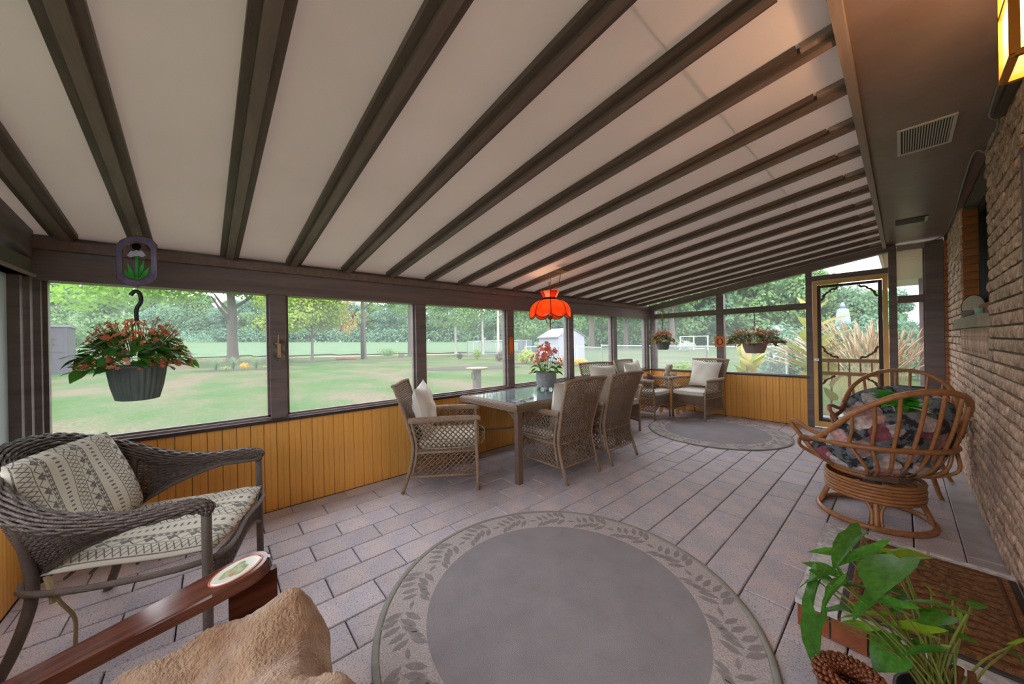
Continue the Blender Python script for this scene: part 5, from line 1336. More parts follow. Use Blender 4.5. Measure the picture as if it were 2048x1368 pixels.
bx, by = DMX-0.055, DMY-0.055
groove([(-bx, -by), (-bx, 0), (-bx, by)]); groove([(bx, -by), (bx, 0), (bx, by)]); groove([(-bx, by), (0, by), (bx, by)]); groove([(-bx, -by), (0, -by), (bx, -by)])
for k in range(13):
    y0 = -by+0.035+k*(2*by-0.07)/12
    groove([(-bx+0.015+q*(2*bx-0.03)/9, y0+0.022*math.sin(q*0.9+k*0.45)) for q in range(10)], 0.0035)
for s in (-1, 1): groove([(0.06*s*math.cos(q)*q/5, 0.16*s+0.06*math.sin(q)*q/5) for q in np.linspace(0.6, 5.2, 8)], 0.006)

# ------------------------------------------------------------------ arrowhead plant in the foreground, woven basket with hoop handle
mat('basket_cane', rgb(120, 62, 34), 0.25, 0.35, 40, spec=0.6)
mat('basket_bead', rgb(134, 72, 40), 0.22, 0.3, 60, spec=0.6)
mat('leaf_arrow', rgb(96, 160, 56), 0.3, 0.4, 10, trans=0.4, rnd=0.25)
mat('leaf_arrow_lime', rgb(150, 190, 52), 0.3, 0.25, 10, trans=0.45, rnd=0.15)
mat('petiole', rgb(128, 134, 60), 0.45)
BP = (0.075, 1.50, 0.0)
bk = thing('woven_basket', 'glossy reddish cane basket with a fat braided hoop rim, beside the step', 'basket', (-0.105, 1.355, 0.0))
bs = MB()
for k in range(16):
    z = 0.02+k*0.018; r0 = 0.052+0.018*math.sin(k/15*PI*0.8)
    bs.tube([((r0+0.004*math.cos(18*a+k*PI))*math.cos(a), (r0+0.004*math.cos(18*a+k*PI))*math.sin(a), z) for a in np.linspace(0, 2*PI, 54, endpoint=False)], 0.0085, 5, closed=True)
bs.lathe([(0.001, 0.012), (0.052, 0.012)], 24); bs.build('body', 'basket_cane', bk, True)
rb = MB(); R0 = 0.060; r1 = 0.022
for k in range(34):
    a = 2*PI*k/34
    for j in range(9):
        q = 2*PI*j/9+k*0.35; rr = R0+r1*math.cos(q); rb.ball((rr*math.cos(a), rr*math.sin(a), 0.315+r1*math.sin(q)), (0.0072, 0.0072, 0.0066), 6, 4)
stuff(rb.build('braided_rim', 'basket_bead', bk, True))
PPX = (0.08, 1.58, 0.0)
ap_ = thing('arrowhead_plant', 'arrowhead vine with long stalked green leaves in a dark planter by the step', 'potted plant', PPX)
pm = MB(); pm.lathe([(0.001, 0.0), (0.075, 0.0), (0.095, 0.10), (0.105, 0.20), (0.112, 0.21), (0.112, 0.225), (0.098, 0.225), (0.095, 0.18), (0.001, 0.18)], 28); pm.build('pot', 'hook_black', ap_, True)
pm = MB(); pm.lathe([(0.001, 0.19), (0.094, 0.19)], 20); pm.build('soil', 'soil', ap_)
AL = arrow_leaf_mb(1.0, 0.55).mesh('leaf', 'leaf_arrow', True); ALL = arrow_leaf_mb(1.0, 0.60, 0.15).mesh('leaf', 'leaf_arrow_lime', True); ALB = leaf_mb(1.0, 0.72, 0.12, 0.10, 0.2).mesh('leaf', 'leaf_arrow', True)
LEAVES = [((-0.181, 0.138, 0.6), (-0.259, -0.051, 0.58), 0, 0.8),
    ((-0.132, 0.054, 0.6), (-0.242, -0.017, 0.55), 0, 0.6),
    ((-0.092, -0.021, 0.62), (-0.157, -0.214, 0.6), 2, 1.1),
    ((-0.089, 0.039, 0.6), (-0.021, 0.154, 0.6), 1, 0.9),
    ((-0.262, -0.115, 0.52), (-0.331, -0.095, 0.46), 2, 1.3),
    ((-0.262, -0.115, 0.52), (-0.225, -0.014, 0.5), 0, 0.9),
    ((-0.27, -0.102, 0.5), (-0.312, -0.175, 0.36), 0, 0.55),
    ((-0.263, -0.192, 0.44), (-0.292, -0.225, 0.26), 0, 0.8),
    ((-0.212, -0.11, 0.52), (-0.287, -0.179, 0.43), 0, 0.6),
    ((-0.14, -0.076, 0.5), (-0.204, -0.132, 0.45), 0, 1.0),
    ((0.003, 0.061, 0.46), (-0.06, -0.029, 0.46), 2, 1.0),
    ((-0.016, 0.035, 0.42), (-0.092, -0.019, 0.44), 1, 0.6),
    ((-0.095, -0.018, 0.36), (-0.148, -0.104, 0.3), 2, 1.25),
    ((-0.043, 0.011, 0.38), (-0.078, 0.003, 0.36), 2, 0.8),
    ((0.053, 0.206, 0.44), (0.087, 0.248, 0.45), 2, 1.0),
    ((-0.149, 0.041, 0.56), (-0.177, -0.038, 0.54), 2, 1.0),
    ((-0.215, -0.046, 0.5), (-0.232, -0.041, 0.56), 0, 0.6),
    ((-0.08, 0.068, 0.56), (-0.059, 0.071, 0.58), 2, 0.8),
    ((-0.078, 0.055, 0.48), (-0.127, 0.019, 0.5), 2, 1.0),
    ((-0.063, 0.081, 0.46), (-0.119, -0.01, 0.47), 0, 0.9),
    ((0.001, 0.063, 0.34), (-0.039, -0.004, 0.31), 2, 1.0),
    ((0.013, 0.124, 0.48), (-0.011, 0.111, 0.52), 0, 0.7),
    ((0.033, 0.151, 0.4), (0.025, 0.169, 0.44), 1, 0.6),
    ((0.124, 0.223, 0.34), (0.147, 0.232, 0.32), 0, 0.7),
    ((0.133, 0.225, 0.36), (0.149, 0.233, 0.38), 1, 0.7),
    ((-0.03, 0.083, 0.5), (-0.047, 0.062, 0.54), 1, 0.5),
    ((-0.136, 0.033, 0.5), (-0.178, -0.001, 0.47), 0, 0.7)]

rx = random.Random(17)
for i in range(15):   # inner leaves between the long stalks
    A_ = (rx.uniform(-0.24, 0.03), rx.uniform(-0.16, 0.14), rx.uniform(0.34, 0.57)); a_ = rx.uniform(2.2, 4.4); l_ = rx.uniform(0.085, 0.13)
    LEAVES.append((A_, (A_[0]+l_*math.cos(a_), A_[1]+l_*math.sin(a_), A_[2]-rx.uniform(-0.02, 0.06)), rx.choice((0, 0, 1, 2)), rx.uniform(0.6, 0.95)))
for i, (A, T, k, w) in enumerate(LEAVES):
    A = Vector(A); T = Vector(T); d = T-A; L_ = max(0.05, d.length)
    put((AL, ALL, ALB)[k], 'leaf', ap_, A, orient(d, random.uniform(-0.5, 0.5)), (L_*w*0.85, L_, L_))
    b = Vector((random.uniform(-0.04, 0.04), random.uniform(-0.04, 0.04), 0.19)); mid = (b+A)/2+Vector((0, 0, 0.05))
    MB().tube(spline([b, b*0.6+mid*0.4+Vector((0, 0, 0.02)), mid, A], 4), [0.0038-0.00012*q for q in range(13)], 5).build('stalk', 'petiole', ap_, True)
st_ = MB()
for q in range(4): st_.tube(spline([(0.02*q-0.03, 0.02, 0.18), (0.03*q-0.05, 0.03, 0.26), (0.02*q-0.02, 0.04, 0.33)], 4), 0.009, 6)
st_.build('woody_stems', 'bark', ap_, True)

# ------------------------------------------------------------------ leafy plant standing on the four-legged rattan chair
hp = thing('house_plant', 'bright green leafy plant in a small pot on the four-legged rattan chair', 'potted plant', (-0.03, 4.50, 0.505))
pm = MB(); pm.lathe([(0.001, 0.0), (0.05, 0.0), (0.065, 0.09), (0.068, 0.10), (0.060, 0.10), (0.058, 0.08), (0.001, 0.08)], 20); pm.build('pot', 'pot_grey', hp, True)
LB = leaf_mb(1.0, 0.6, 0.08, 0.12, 0.35).mesh('leaf', mat('leaf_bright', rgb(84, 190, 56), 0.35, 0.2, 12, trans=0.4, rnd=0.2), True)
rs = random.Random(31)
for i in range(26):
    a = rs.uniform(0, 2*PI); d = Vector((math.cos(a), math.sin(a), rs.uniform(0.0, 1.2))); z = 0.12+rs.uniform(0, 0.13); s_ = rs.uniform(0.11, 0.19)
    put(LB, 'leaf', hp, (0.03*math.cos(a), 0.03*math.sin(a), z), orient(d, rs.uniform(-.4, .4)), (s_, s_, s_))
sm = MB()
for i in range(8):
    a = rs.uniform(0, 2*PI); sm.tube([(0.01*math.cos(a), 0.01*math.sin(a), 0.08), (0.03*math.cos(a), 0.03*math.sin(a), 0.24)], 0.004, 5)
sm.build('stems', 'stem_green', hp)
# ------------------------------------------------------------------ garden ground
FW = np.array(fw); RT = np.array(rt)
def ground_z(x, y):
    d = x*FW[0]+y*FW[1]; l = (x*RT[0]+y*RT[1])/max(d, 1.0)
    t_ = min(1.0, max(0.0, (d-45)/105.0)); return -0.1+t_*max(0.0, 1.1+(0.11-l)*2.6)
def lawn_mat():
    m = bpy.data.materials.new('lawn'); m.use_nodes = True; t = m.node_tree; N = t.nodes; L = t.links; p = N['Principled BSDF']; p.inputs['Roughness'].default_value = 0.95; p.inputs['Specular IOR Level'].default_value = 0.1
    ge = N.new('ShaderNodeNewGeometry'); mp = N.new('ShaderNodeMapping'); mp.inputs['Scale'].default_value = (0.16, 0.34, 1); mp.inputs['Rotation'].default_value = (0, 0, 0.5); L.new(ge.outputs['Position'], mp.inputs['Vector'])
    n = N.new('ShaderNodeTexNoise'); n.inputs['Scale'].default_value = 1.3; n.inputs['Detail'].default_value = 5; n.inputs['Roughness'].default_value = 0.62; L.new(mp.outputs['Vector'], n.inputs['Vector'])
    r = N.new('ShaderNodeValToRGB'); e = r.color_ramp.elements; e[0].position = 0.36; e[0].color = LAWN_G; e[1].position = 0.62; e[1].color = LAWN_T
    x = e.new(0.48); x.color = LAWN_M
    L.new(n.outputs['Fac'], r.inputs['Fac'])
    f = N.new('ShaderNodeTexNoise'); f.inputs['Scale'].default_value = 26; f.inputs['Detail'].default_value = 4; L.new(ge.outputs['Position'], f.inputs['Vector'])
    r2 = N.new('ShaderNodeValToRGB'); r2.color_ramp.elements[0].position = 0.3; r2.color_ramp.elements[0].color = (0.45, 0.48, 0.40, 1); r2.color_ramp.elements[1].position = 0.65; r2.color_ramp.elements[1].color = (1.15, 1.15, 1.1, 1); L.new(f.outputs['Fac'], r2.inputs['Fac'])
    mu = N.new('ShaderNodeMix'); mu.data_type = 'RGBA'; mu.blend_type = 'MULTIPLY'; mu.inputs['Factor'].default_value = 0.85; L.new(r.outputs['Color'], mu.inputs[6]); L.new(r2.outputs['Color'], mu.inputs[7])
    L.new(mu.outputs[2], p.inputs['Base Color'])
    b = N.new('ShaderNodeBump'); b.inputs['Strength'].default_value = 0.6; b.inputs['Distance'].default_value = 0.05; L.new(f.outputs['Fac'], b.inputs['Height']); L.new(b.outputs['Normal'], p.inputs['Normal'])
    MATS['lawn'] = m
LAWN_G = (0.046, 0.112, 0.020, 1); LAWN_M = (0.080, 0.122, 0.042, 1); LAWN_T = (0.155, 0.125, 0.080, 1)
lawn_mat()
mat('crop', (0.105, 0.170, 0.085, 1), 0.95, 0.25, 0.5, (1, 1, 1), bump=0.5, bscale=2.0, spec=0.1)
mat('mulch', rgb(66, 50, 46), 0.95, 0.4, 8, bump=0.8, bscale=20)
mat('bare_earth', rgb(176, 150, 120), 0.95, 0.3, 3)
lw, fd = MB(), MB(); NX = 70; NY = 70
us = np.linspace(-1, 1, NX+1); xs = np.sign(us)*np.abs(us)**1.6*170-30; ys = np.sign(us)*np.abs(us)**1.6*170+20
vid = np.array([(x, y, ground_z(x, y)) for y in ys for x in xs]); fl_, ff_ = [], []
for j in range(NY):
    for i in range(NX):
        a = j*(NX+1)+i; q = (a, a+1, a+NX+2, a+NX+1); c = vid[list(q)].mean(0); d = c[0]*FW[0]+c[1]*FW[1]; l = (c[0]*RT[0]+c[1]*RT[1])/max(d, 1)
        fl_.append(q)
        if d > 46 and l < 0.20: ff_.append(q)
o = lw.add(vid, fl_).build('lawn', 'lawn'); stuff(o); o['label'] = 'mown lawn with dry tan patches around the porch'; o['category'] = 'grass'
o = fd.add(vid+np.array([0, 0, 0.12]), ff_).build('crop_field', 'crop'); stuff(o); o['label'] = 'flat pale green crop field beyond the lawn'; o['category'] = 'field'
def patch(name, label, cat, cxy, rx, ry, rot, m, z=0.012, seed=1, bump_=0.03):
    rs = random.Random(seed); mb = MB(); n = 30; vs = [(0, 0, bump_)]
    ph = [rs.uniform(0, 6) for _ in range(3)]
    for k in (0.55, 1.0):
        for i in range(n):
            a = 2*PI*i/n; w = 1+0.08*math.sin(2*a+ph[0])+0.06*math.sin(5*a+ph[1]); vs.append((rx*k*w*math.cos(a), ry*k*w*math.sin(a), bump_*(1-k)))
    fs = [(0, 1+i, 1+(i+1) % n) for i in range(n)]+[(1+i, 1+n+i, 1+n+(i+1) % n, 1+(i+1) % n) for i in range(n)]
    mb.add(vs, fs); o = mb.build(name, m, None, True); o.location = (cxy[0], cxy[1], ground_z(*cxy)+z); o.rotation_euler = (0, 0, rot); o['label'] = label; o['category'] = cat; stuff(o); return o
patch('mulch_bed', 'oval bed of dark mulch on the lawn behind the bird table', 'flower bed', (-15.8, 10.5), 3.0, 1.35, math.radians(48), 'mulch', seed=2)
patch('mulch_bed', 'narrow mulch strip with grass tufts under the big maple', 'flower bed', (-26.5, 1.0), 2.1, 0.55, math.radians(60), 'mulch', seed=3)
patch('mulch_bed', 'small strip of mulch with shrubs in front of the white shed', 'flower bed', (-13.8, 15.0), 3.0, 0.5, math.radians(5), 'mulch', seed=4)
patch('bare_earth', 'bare brown margin between lawn and field', 'soil', (-41, 17), 20, 0.8, math.radians(49), 'bare_earth', seed=6, bump_=0.08)

# ------------------------------------------------------------------ trees
def foliage_mat(name, c1, c2, tr=0.35):
    m = mat(name, c1, 0.7, 0.0, 0.9, col2=c2, trans=tr, spec=0.15, rnd=0.12); return m
foliage_mat('crown_far', (0.2, 0.341, 0.177, 1), (0.13, 0.247, 0.141, 1))
foliage_mat('crown_mid', (0.247, 0.389, 0.152, 1), (0.152, 0.271, 0.117, 1))
foliage_mat('crown_maple', (0.34, 0.54, 0.09, 1), (0.22, 0.42, 0.08, 1), 0.45)
foliage_mat('crown_gold', (0.42, 0.50, 0.08, 1), (0.27, 0.42, 0.07, 1), 0.45)
foliage_mat('crown_orange', (0.625, 0.338, 0.056, 1), (0.5, 0.312, 0.062, 1), 0.45)
foliage_mat('crown_blue', (0.2, 0.352, 0.224, 1), (0.141, 0.26, 0.177, 1))
mat('trunk_grey', rgb(112, 98, 92), 0.9, 0.35, 3, (6, 6, 0.6), bump=0.8, bscale=8)
mat('trunk_pale', rgb(190, 182, 170), 0.9, 0.3, 3, (6, 6, 0.8), bump=0.6, bscale=8)
def leaf_cloud(blobs, n, size, seed, shell=0.55):
    """leaf quads scattered through the outer part of ellipsoid blobs [(cx,cy,cz,rx,ry,rz)]"""
    g = np.random.default_rng(seed); B = np.array(blobs, float); vol = (B[:, 3]*B[:, 4]*B[:, 5])**0.67; idx = g.choice(len(B), n, p=vol/vol.sum()); b = B[idx]
    d = g.normal(size=(n, 3)); d /= np.linalg.norm(d, axis=1, keepdims=True); rr = (shell+(1.06-shell)*g.random(n)**0.6)[:, None]
    c = b[:, :3]+d*b[:, 3:]*rr
    nrm = d+g.normal(size=(n, 3))*0.55+np.array([0, 0, 0.25]); nrm /= np.linalg.norm(nrm, axis=1, keepdims=True)
    t1 = np.cross(nrm, g.normal(size=(n, 3))); t1 /= np.maximum(np.linalg.norm(t1, axis=1, keepdims=True), 1e-6); t2 = np.cross(nrm, t1)
    s = (size*g.uniform(0.6, 1.3, n))[:, None]
    v = np.stack([c-t1*s*0.5, c+t2*s*0.33, c+t1*s*0.5, c-t2*s*0.33], 1).reshape(-1, 3)
    return v
def cloud_mesh(name, v, m):
    n = len(v)//4; me = bpy.data.meshes.new(name); me.vertices.add(len(v)); me.vertices.foreach_set('co', v.ravel()); me.loops.add(len(v)); me.loops.foreach_set('vertex_index', np.arange(len(v), dtype=np.int32))
    me.polygons.add(n); me.polygons.foreach_set('loop_start', np.arange(0, 4*n, 4, dtype=np.int32)); me.polygons.foreach_set('loop_total', np.full(n, 4, dtype=np.int32)); me.update(calc_edges=True); me.materials.append(MATS[m]); return me
def crown_blobs(R, H0, H1, k, seed):
    g = np.random.default_rng(seed); out = []
    for i in range(k):
        f = g.random(); z = H0+(H1-H0)*f; rad = R*math.sin(PI*min(1, 0.18+0.75*f))**0.8
        a = g.uniform(0, 2*PI); q = rad*0.75*math.sqrt(g.random()); s = R*g.uniform(0.30, 0.52)
        out.append((q*math.cos(a), q*math.sin(a), z, s, s, s*0.75))
    return out
def trunk_mb(h, r, seed, branches=5, lean=0.0):
    g = random.Random(seed); mb = MB(); pts = [(lean*h*f*f+g.uniform(-.02, .02)*h*f, g.uniform(-.02, .02)*h*f, h*f) for f in (0, 0.03, 0.08, 0.25, 0.5, 0.75, 1)]
    mb.tube(spline(pts, 3), list(np.interp(np.linspace(0, 1, 19), [0, 0.06, 0.2, 1], [r*1.55, r*1.12, r, r*0.45])), 9)
    for i in range(branches):
        f = g.uniform(0.4, 0.95); a = g.uniform(0, 2*PI); b = np.array([lean*h*f*f, 0, h*f]); L_ = h*g.uniform(0.22, 0.42)
        mb.tube(spline([b, b+V(math.cos(a)*L_*0.4, math.sin(a)*L_*0.4, L_*0.35), b+V(math.cos(a)*L_*0.8, math.sin(a)*L_*0.8, L_*0.85)], 3), [r*0.42, r*0.36, r*0.3, r*0.25, r*0.2, r*0.15, r*0.08], 6)
    return mb
# wood edge behind the field and trees beyond the fence: five crown shapes, each tree its own thing
KINDS = []
for k, (m_, R, H0, H1, sz) in enumerate((('crown_far', 5.0, 0.6, 12.5, 0.62), ('crown_mid', 5.5, 0.6, 11.5, 0.62), ('crown_blue', 4.6, 0.6, 14.0, 0.62), ('crown_far', 6.2, 0.6, 10.0, 0.66), ('crown_mid', 4.2, 0.8, 14.5, 0.58))):
    KINDS.append((cloud_mesh('crown', leaf_cloud(crown_blobs(R, H0, H1, 26, 40+k), 8200, sz, 60+k), m_), trunk_mb(H1*0.85, 0.30, 80+k).mesh('trunk', 'trunk_grey' if k % 2 else 'trunk_pale', True)))
def far_tree(x, y, k, s, label, group, rz=0.0, sz_=1.0):
    t = thing('tree', label, 'tree', (x, y, ground_z(x, y)), None, group); t.rotation_euler = (0, 0, rz); t.scale = (s, s, s*sz_)
    cr_, tk = KINDS[k]; put(cr_, 'crown', t); put(tk, 'trunk', t); return t
rs = random.Random(11)
def polar(l, d): return tuple((FW[:2]*d+RT[:2]*l*d))
NAMES5 = ['rounded grey-green', 'spreading mid green', 'tall blue-green', 'broad low grey-green', 'tall narrow mid green']
for row, (d0, sc) in enumerate(((152, 1.25), (160, 1.4), (168, 1.6))):
    l = -1.62
    i = 0
    while l < 0.32:
        x, y = polar(l, d0+rs.uniform(-4, 4)); k = rs.randrange(5)
        lowf = 0.95 if -0.62 < l < -0.30 else (1.12 if l < -0.95 else 1.05)
        far_tree(x, y, k, sc*rs.uniform(0.85, 1.12)*lowf, NAMES5[k]+' tree in the wood edge behind the crop field', 'trees of the wood edge', rs.uniform(0, 6), rs.uniform(0.85, 1.05)); l += rs.uniform(0.066, 0.092); i += 1
for l, d, k, s in ((0.20, 74, 2, 1.10), (0.27, 66, 1, 1.15), (0.33, 84, 0, 1.35), (0.40, 70, 4, 1.15), (0.46, 58, 1, 1.0), (0.52, 76, 3, 1.5), (0.58, 60, 0, 1.12), (0.63, 80, 2, 1.4), (0.69, 62, 1, 1.2), (0.75, 76, 4, 1.4), (0.81, 66, 3, 1.35), (0.87, 56, 1, 0.95), (0.94, 64, 0, 0.85), (1.00, 54, 3, 0.78), (1.06, 60, 1, 0.72), (1.12, 70, 2, 0.75), (0.43, 96, 3, 1.8), (0.56, 98, 1, 1.8), (0.68, 100, 0, 1.9), (0.80, 98, 3, 1.9)):
    x, y = polar(l, d); far_tree(x, y, k, s, NAMES5[k]+' tree beyond the chain-link fence', 'trees beyond the fence', rs.uniform(0, 6))
for l, d, k, s, lb in ((-1.33, 62, 4, 0.95, 'slim green tree rising behind the grey shed'), (-1.20, 74, 1, 1.1, 'spreading green tree behind the hanging begonia'), (-1.42, 50, 1, 0.95, 'green tree at the edge of the first screen')):
    x, y = polar(l, d); far_tree(x, y, k, s, lb, None, rs.uniform(0, 6))
# undergrowth that closes the foot of the wood edge
ug = []
l = -1.66
while l < 0.34:
    x, y = polar(l, 149+rs.uniform(-2, 2)); ug.append((x, y, ground_z(x, y)+2.0, 4.0, 4.0, rs.uniform(3.0, 5.0))); l += 0.022
o = put(cloud_mesh('undergrowth', leaf_cloud(ug, 18000, 0.85, 5, 0.7), 'crown_blue'), 'undergrowth'); stuff(o); o['label'] = 'dense undergrowth along the foot of the wood edge'; o['category'] = 'undergrowth'
ug = []
l = 0.2
while l < 1.2:
    x, y = polar(l, 66+rs.uniform(-6, 6)); ug.append((x, y, 1.0, 3.0, 3.0, rs.uniform(1.2, 2.4))); l += 0.03
o = put(cloud_mesh('undergrowth', leaf_cloud(ug, 8000, 0.5, 6, 0.7), 'crown_far'), 'undergrowth'); stuff(o); o['label'] = 'low bushes along the foot of the trees beyond the fence'; o['category'] = 'undergrowth'
# big maple
def near_tree(name, label, loc, th, tr, blobs, n, size, m_, seed, tm='trunk_grey', extra=None, lean=0.0, br=6):
    t = thing(name, label, 'tree', (loc[0], loc[1], -0.1)); trunk_mb(th, tr, seed, br, lean).build('trunk', tm, t, True)
    if blobs: put(cloud_mesh('crown', leaf_cloud(blobs, n, size, seed), m_), 'crown', t)
    if extra: put(cloud_mesh('turning_leaves', leaf_cloud(*extra[:-1]), extra[-1]), 'turning_leaves', t)
    return t
g_ = np.random.default_rng(3)
bl = [(g_.uniform(-6, 6), g_.uniform(-8, 6.5), g_.uniform(6.8, 13), 2.6, 2.6, 1.7) for _ in range(34)]+[(1.0, -6.5, 6.0, 2.2, 2.4, 1.3), (0, -4.0, 6.6, 2.2, 2.2, 1.2), (0.5, 5.0, 6.0, 2.2, 2.4, 1.4), (0, 2.9, 5.6, 1.4, 1.4, 1.0), (1.5, -8.5, 5.4, 1.8, 1.8, 1.1)]
near_tree('maple_tree', 'large maple with thick grey trunk standing on the lawn by the field', (-41.2, 1.3), 9.5, 0.50, bl, 30000, 0.34, 'crown_maple', 5, br=8)
bl = [(g_.uniform(-1.9, 1.9), g_.uniform(-2.6, 2.4), g_.uniform(3.4, 6.6), 1.35, 1.45, 0.9) for _ in range(20)]
bl = [(g_.uniform(-2.0, 2.0), g_.uniform(-2.6, 2.4), g_.uniform(2.9, 7.0), 1.35, 1.45, 0.9) for _ in range(34)]
near_tree('maple_tree', 'small maple turning gold and orange on the lawn', (-33.1, 6.3), 3.6, 0.135, bl, 20000, 0.24, 'crown_gold', 6, extra=([(0.6, 2.6, 3.0, 1.0, 0.9, 0.7), (0.6, 2.9, 3.9, 1.0, 0.9, 0.7), (0.8, 2.4, 5.2, 1.0, 1.0, 0.6)], 420, 0.20, 61, 0.4, 'crown_orange'))
bl = [(g_.uniform(-2.5, 2.5), g_.uniform(-2.5, 3.5), g_.uniform(7, 10), 1.6, 1.6, 0.9) for _ in range(12)]
near_tree('tall_tree', 'tall straight tree with a dark post against its trunk', (-34.6, 11.05), 10.5, 0.24, bl, 5000, 0.3, 'crown_maple', 7)
dp = MB(); dp.lathe([(0.16, 0), (0.15, 3.45), (0.13, 3.5)], 10, closed=True); dp = dp.build('dark_post', mat('post_black', rgb(60, 52, 50), 0.8), None, True); dp.location = (-34.15, 10.75, -0.1); tag(dp, 'dark pole leaning on the tall straight tree', 'pole')
near_tree('tall_tree', 'tall slim tree with leafy sprigs before the post by the dining chair', (-37.2, 17.0), 10.5, 0.30, [(0.5, -1.5, 5.4, 1.1, 1.1, 0.9), (0, -2.6, 6.1, 1.3, 1.3, 0.7), (0, 1.3, 6.4, 1.2, 1.2, 0.8), (0, 3.4, 4.6, 0.8, 0.8, 0.9), (0, 0, 8, 3, 3, 1.2)], 2200, 0.3, 'crown_mid', 8)
near_tree('tall_tree', 'thin pale tree standing apart from the two birches', (-35.8, 22.2), 10, 0.17, [(0, 0.6, 5.2, 1.5, 1.5, 1.6), (0, -1, 6.5, 1.8, 1.8, 1.2)], 1800, 0.26, 'crown_blue', 9, 'trunk_pale')
near_tree('birch_tree', 'pale birch trunk inside the wire enclosure', (-32.3, 23.7), 10, 0.17, [(0.5, 1.5, 7.5, 2.6, 2.8, 1.5), (0, -1.5, 5.0, 1.6, 1.7, 1.5), (0, -2.8, 4.2, 1.5, 1.5, 1.2)], 4200, 0.26, 'crown_mid', 10, 'trunk_pale', br=3)
near_tree('birch_tree', 'second pale birch with bare branches by the thermometer post', (-29.2, 23.5), 10, 0.18, [(0, 2.0, 7.0, 2.4, 2.4, 1.3)], 1500, 0.26, 'crown_mid', 12, 'trunk_pale', br=12)
bl = [(g_.uniform(-2.5, 2.5), g_.uniform(-3, 3), g_.uniform(2.6, 8.5), 1.7, 1.7, 1.2) for _ in range(22)]
near_tree('dark_tree', 'dense dark tree behind the white shed', (-33, 31), 7, 0.3, bl, 9000, 0.34, 'crown_mid', 14)
near_tree('stout_tree', 'old tree with stout grey trunk beyond the white shed', (-31.5, 43.8), 9, 0.55, [(g_.uniform(-4, 4), g_.uniform(-4, 4), g_.uniform(6, 9.5), 1.9, 1.9, 1.1) for _ in range(14)], 6000, 0.4, 'crown_mid', 15)
near_tree('stout_tree', 'old tree with grey trunk past the corner planter', (-22.0, 50.3), 10, 0.5, [(g_.uniform(-4, 4), g_.uniform(-4, 4), g_.uniform(6.5, 10), 1.9, 1.9, 1.1) for _ in range(14)], 6000, 0.4, 'crown_mid', 16)
near_tree('stout_tree', 'old tree with grey trunk between corner planter and plaque post', (-29.0, 49.5), 9, 0.42, [(g_.uniform(-3, 3), g_.uniform(-3, 3), g_.uniform(5, 9), 1.8, 1.8, 1.1) for _ in range(12)], 5000, 0.4, 'crown_far', 17)

# ------------------------------------------------------------------ shrubs, tufts, beds
def shrub(name, label, x, y, r, h, m_, n, size, seed, cat='shrub', group=None):
    t = thing(name, label, cat, (x, y, ground_z(x, y)), None, group)
    put(cloud_mesh('foliage', leaf_cloud([(0, 0, h*0.55, r, r, h*0.5), (r*0.4, 0, h*0.45, r*0.7, r*0.7, h*0.42), (-r*0.35, r*0.2, h*0.4, r*0.7, r*0.7, h*0.38)], n, size, seed, 0.35), m_), 'foliage', t)
    sm = MB(); rs_ = random.Random(seed)
    for i in range(5): sm.tube([(0, 0, 0), (rs_.uniform(-.4, .4)*r, rs_.uniform(-.4, .4)*r, h*0.6)], 0.012, 4)
    sm.build('stems', 'trunk_grey', t); return t
foliage_mat('shrub_yellow', (0.42, 0.46, 0.10, 1), (0.30, 0.38, 0.08, 1)); foliage_mat('shrub_pink', (0.46, 0.30, 0.22, 1), (0.34, 0.26, 0.14, 1)); foliage_mat('shrub_dark', (0.06, 0.075, 0.06, 1), (0.10, 0.11, 0.07, 1)); foliage_mat('shrub_plum', (0.16, 0.10, 0.10, 1), (0.20, 0.16, 0.12, 1)); foliage_mat('bloom_yellow', (0.75, 0.42, 0.02, 1), (0.6, 0.4, 0.05, 1)); foliage_mat('shrub_lime', (0.26, 0.38, 0.06, 1), (0.18, 0.30, 0.05, 1)); foliage_mat('shrub_silver', (0.22, 0.22, 0.22, 1), (0.30, 0.29, 0.29, 1)); foliage_mat('white_bloom', (0.55, 0.55, 0.50, 1), (0.40, 0.45, 0.36, 1))
shrub('shrub', 'yellow-green spiky shrub at the corner of the white shed', -15.9, 15.1, 0.55, 0.85, 'shrub_yellow', 700, 0.16, 1)
shrub('shrub', 'pale pink flowering shrub in front of the white shed', -12.95, 15.0, 0.36, 0.5, 'shrub_pink', 400, 0.12, 2)
shrub('shrub', 'low yellow flowering shrub past the white shed', -12.0, 15.6, 0.4, 0.4, 'bloom_yellow', 350, 0.12, 3)
shrub('shrub', 'small dark round shrub by the thin pale tree', -25.4, 16.1, 0.3, 0.6, 'shrub_dark', 300, 0.12, 4)
shrub('shrub', 'light green shrub before the wire enclosure', -23.9, 16.9, 0.4, 0.85, 'shrub_lime', 450, 0.13, 5)
shrub('shrub', 'plum coloured shrub before the birches', -19.3, 15.6, 0.38, 0.75, 'shrub_plum', 400, 0.13, 6)
shrub('shrub', 'dark twiggy round bush outside the far screens', -3.05, 16.9, 0.36, 0.55, 'shrub_silver', 500, 0.08, 8)
shrub('shrub', 'fresh yellow-green bush behind the far lounge chair', -4.75, 11.6, 0.42, 0.62, 'shrub_lime', 700, 0.10, 9)
shrub('shrub', 'pale flowering bush across the garden beneath the corner planter', -15.8, 39.5, 0.9, 1.2, 'white_bloom', 600, 0.2, 10)
shrub('flower_clump', 'yellow daisies in the strip under the big maple', -27.4, 1.45, 0.24, 0.4, 'bloom_yellow', 200, 0.10, 11, 'flower')
shrub('flower_clump', 'pale yellow flowers beside the grass tufts', -26.9, 0.5, 0.22, 0.24, 'shrub_yellow', 150, 0.08, 12, 'flower')
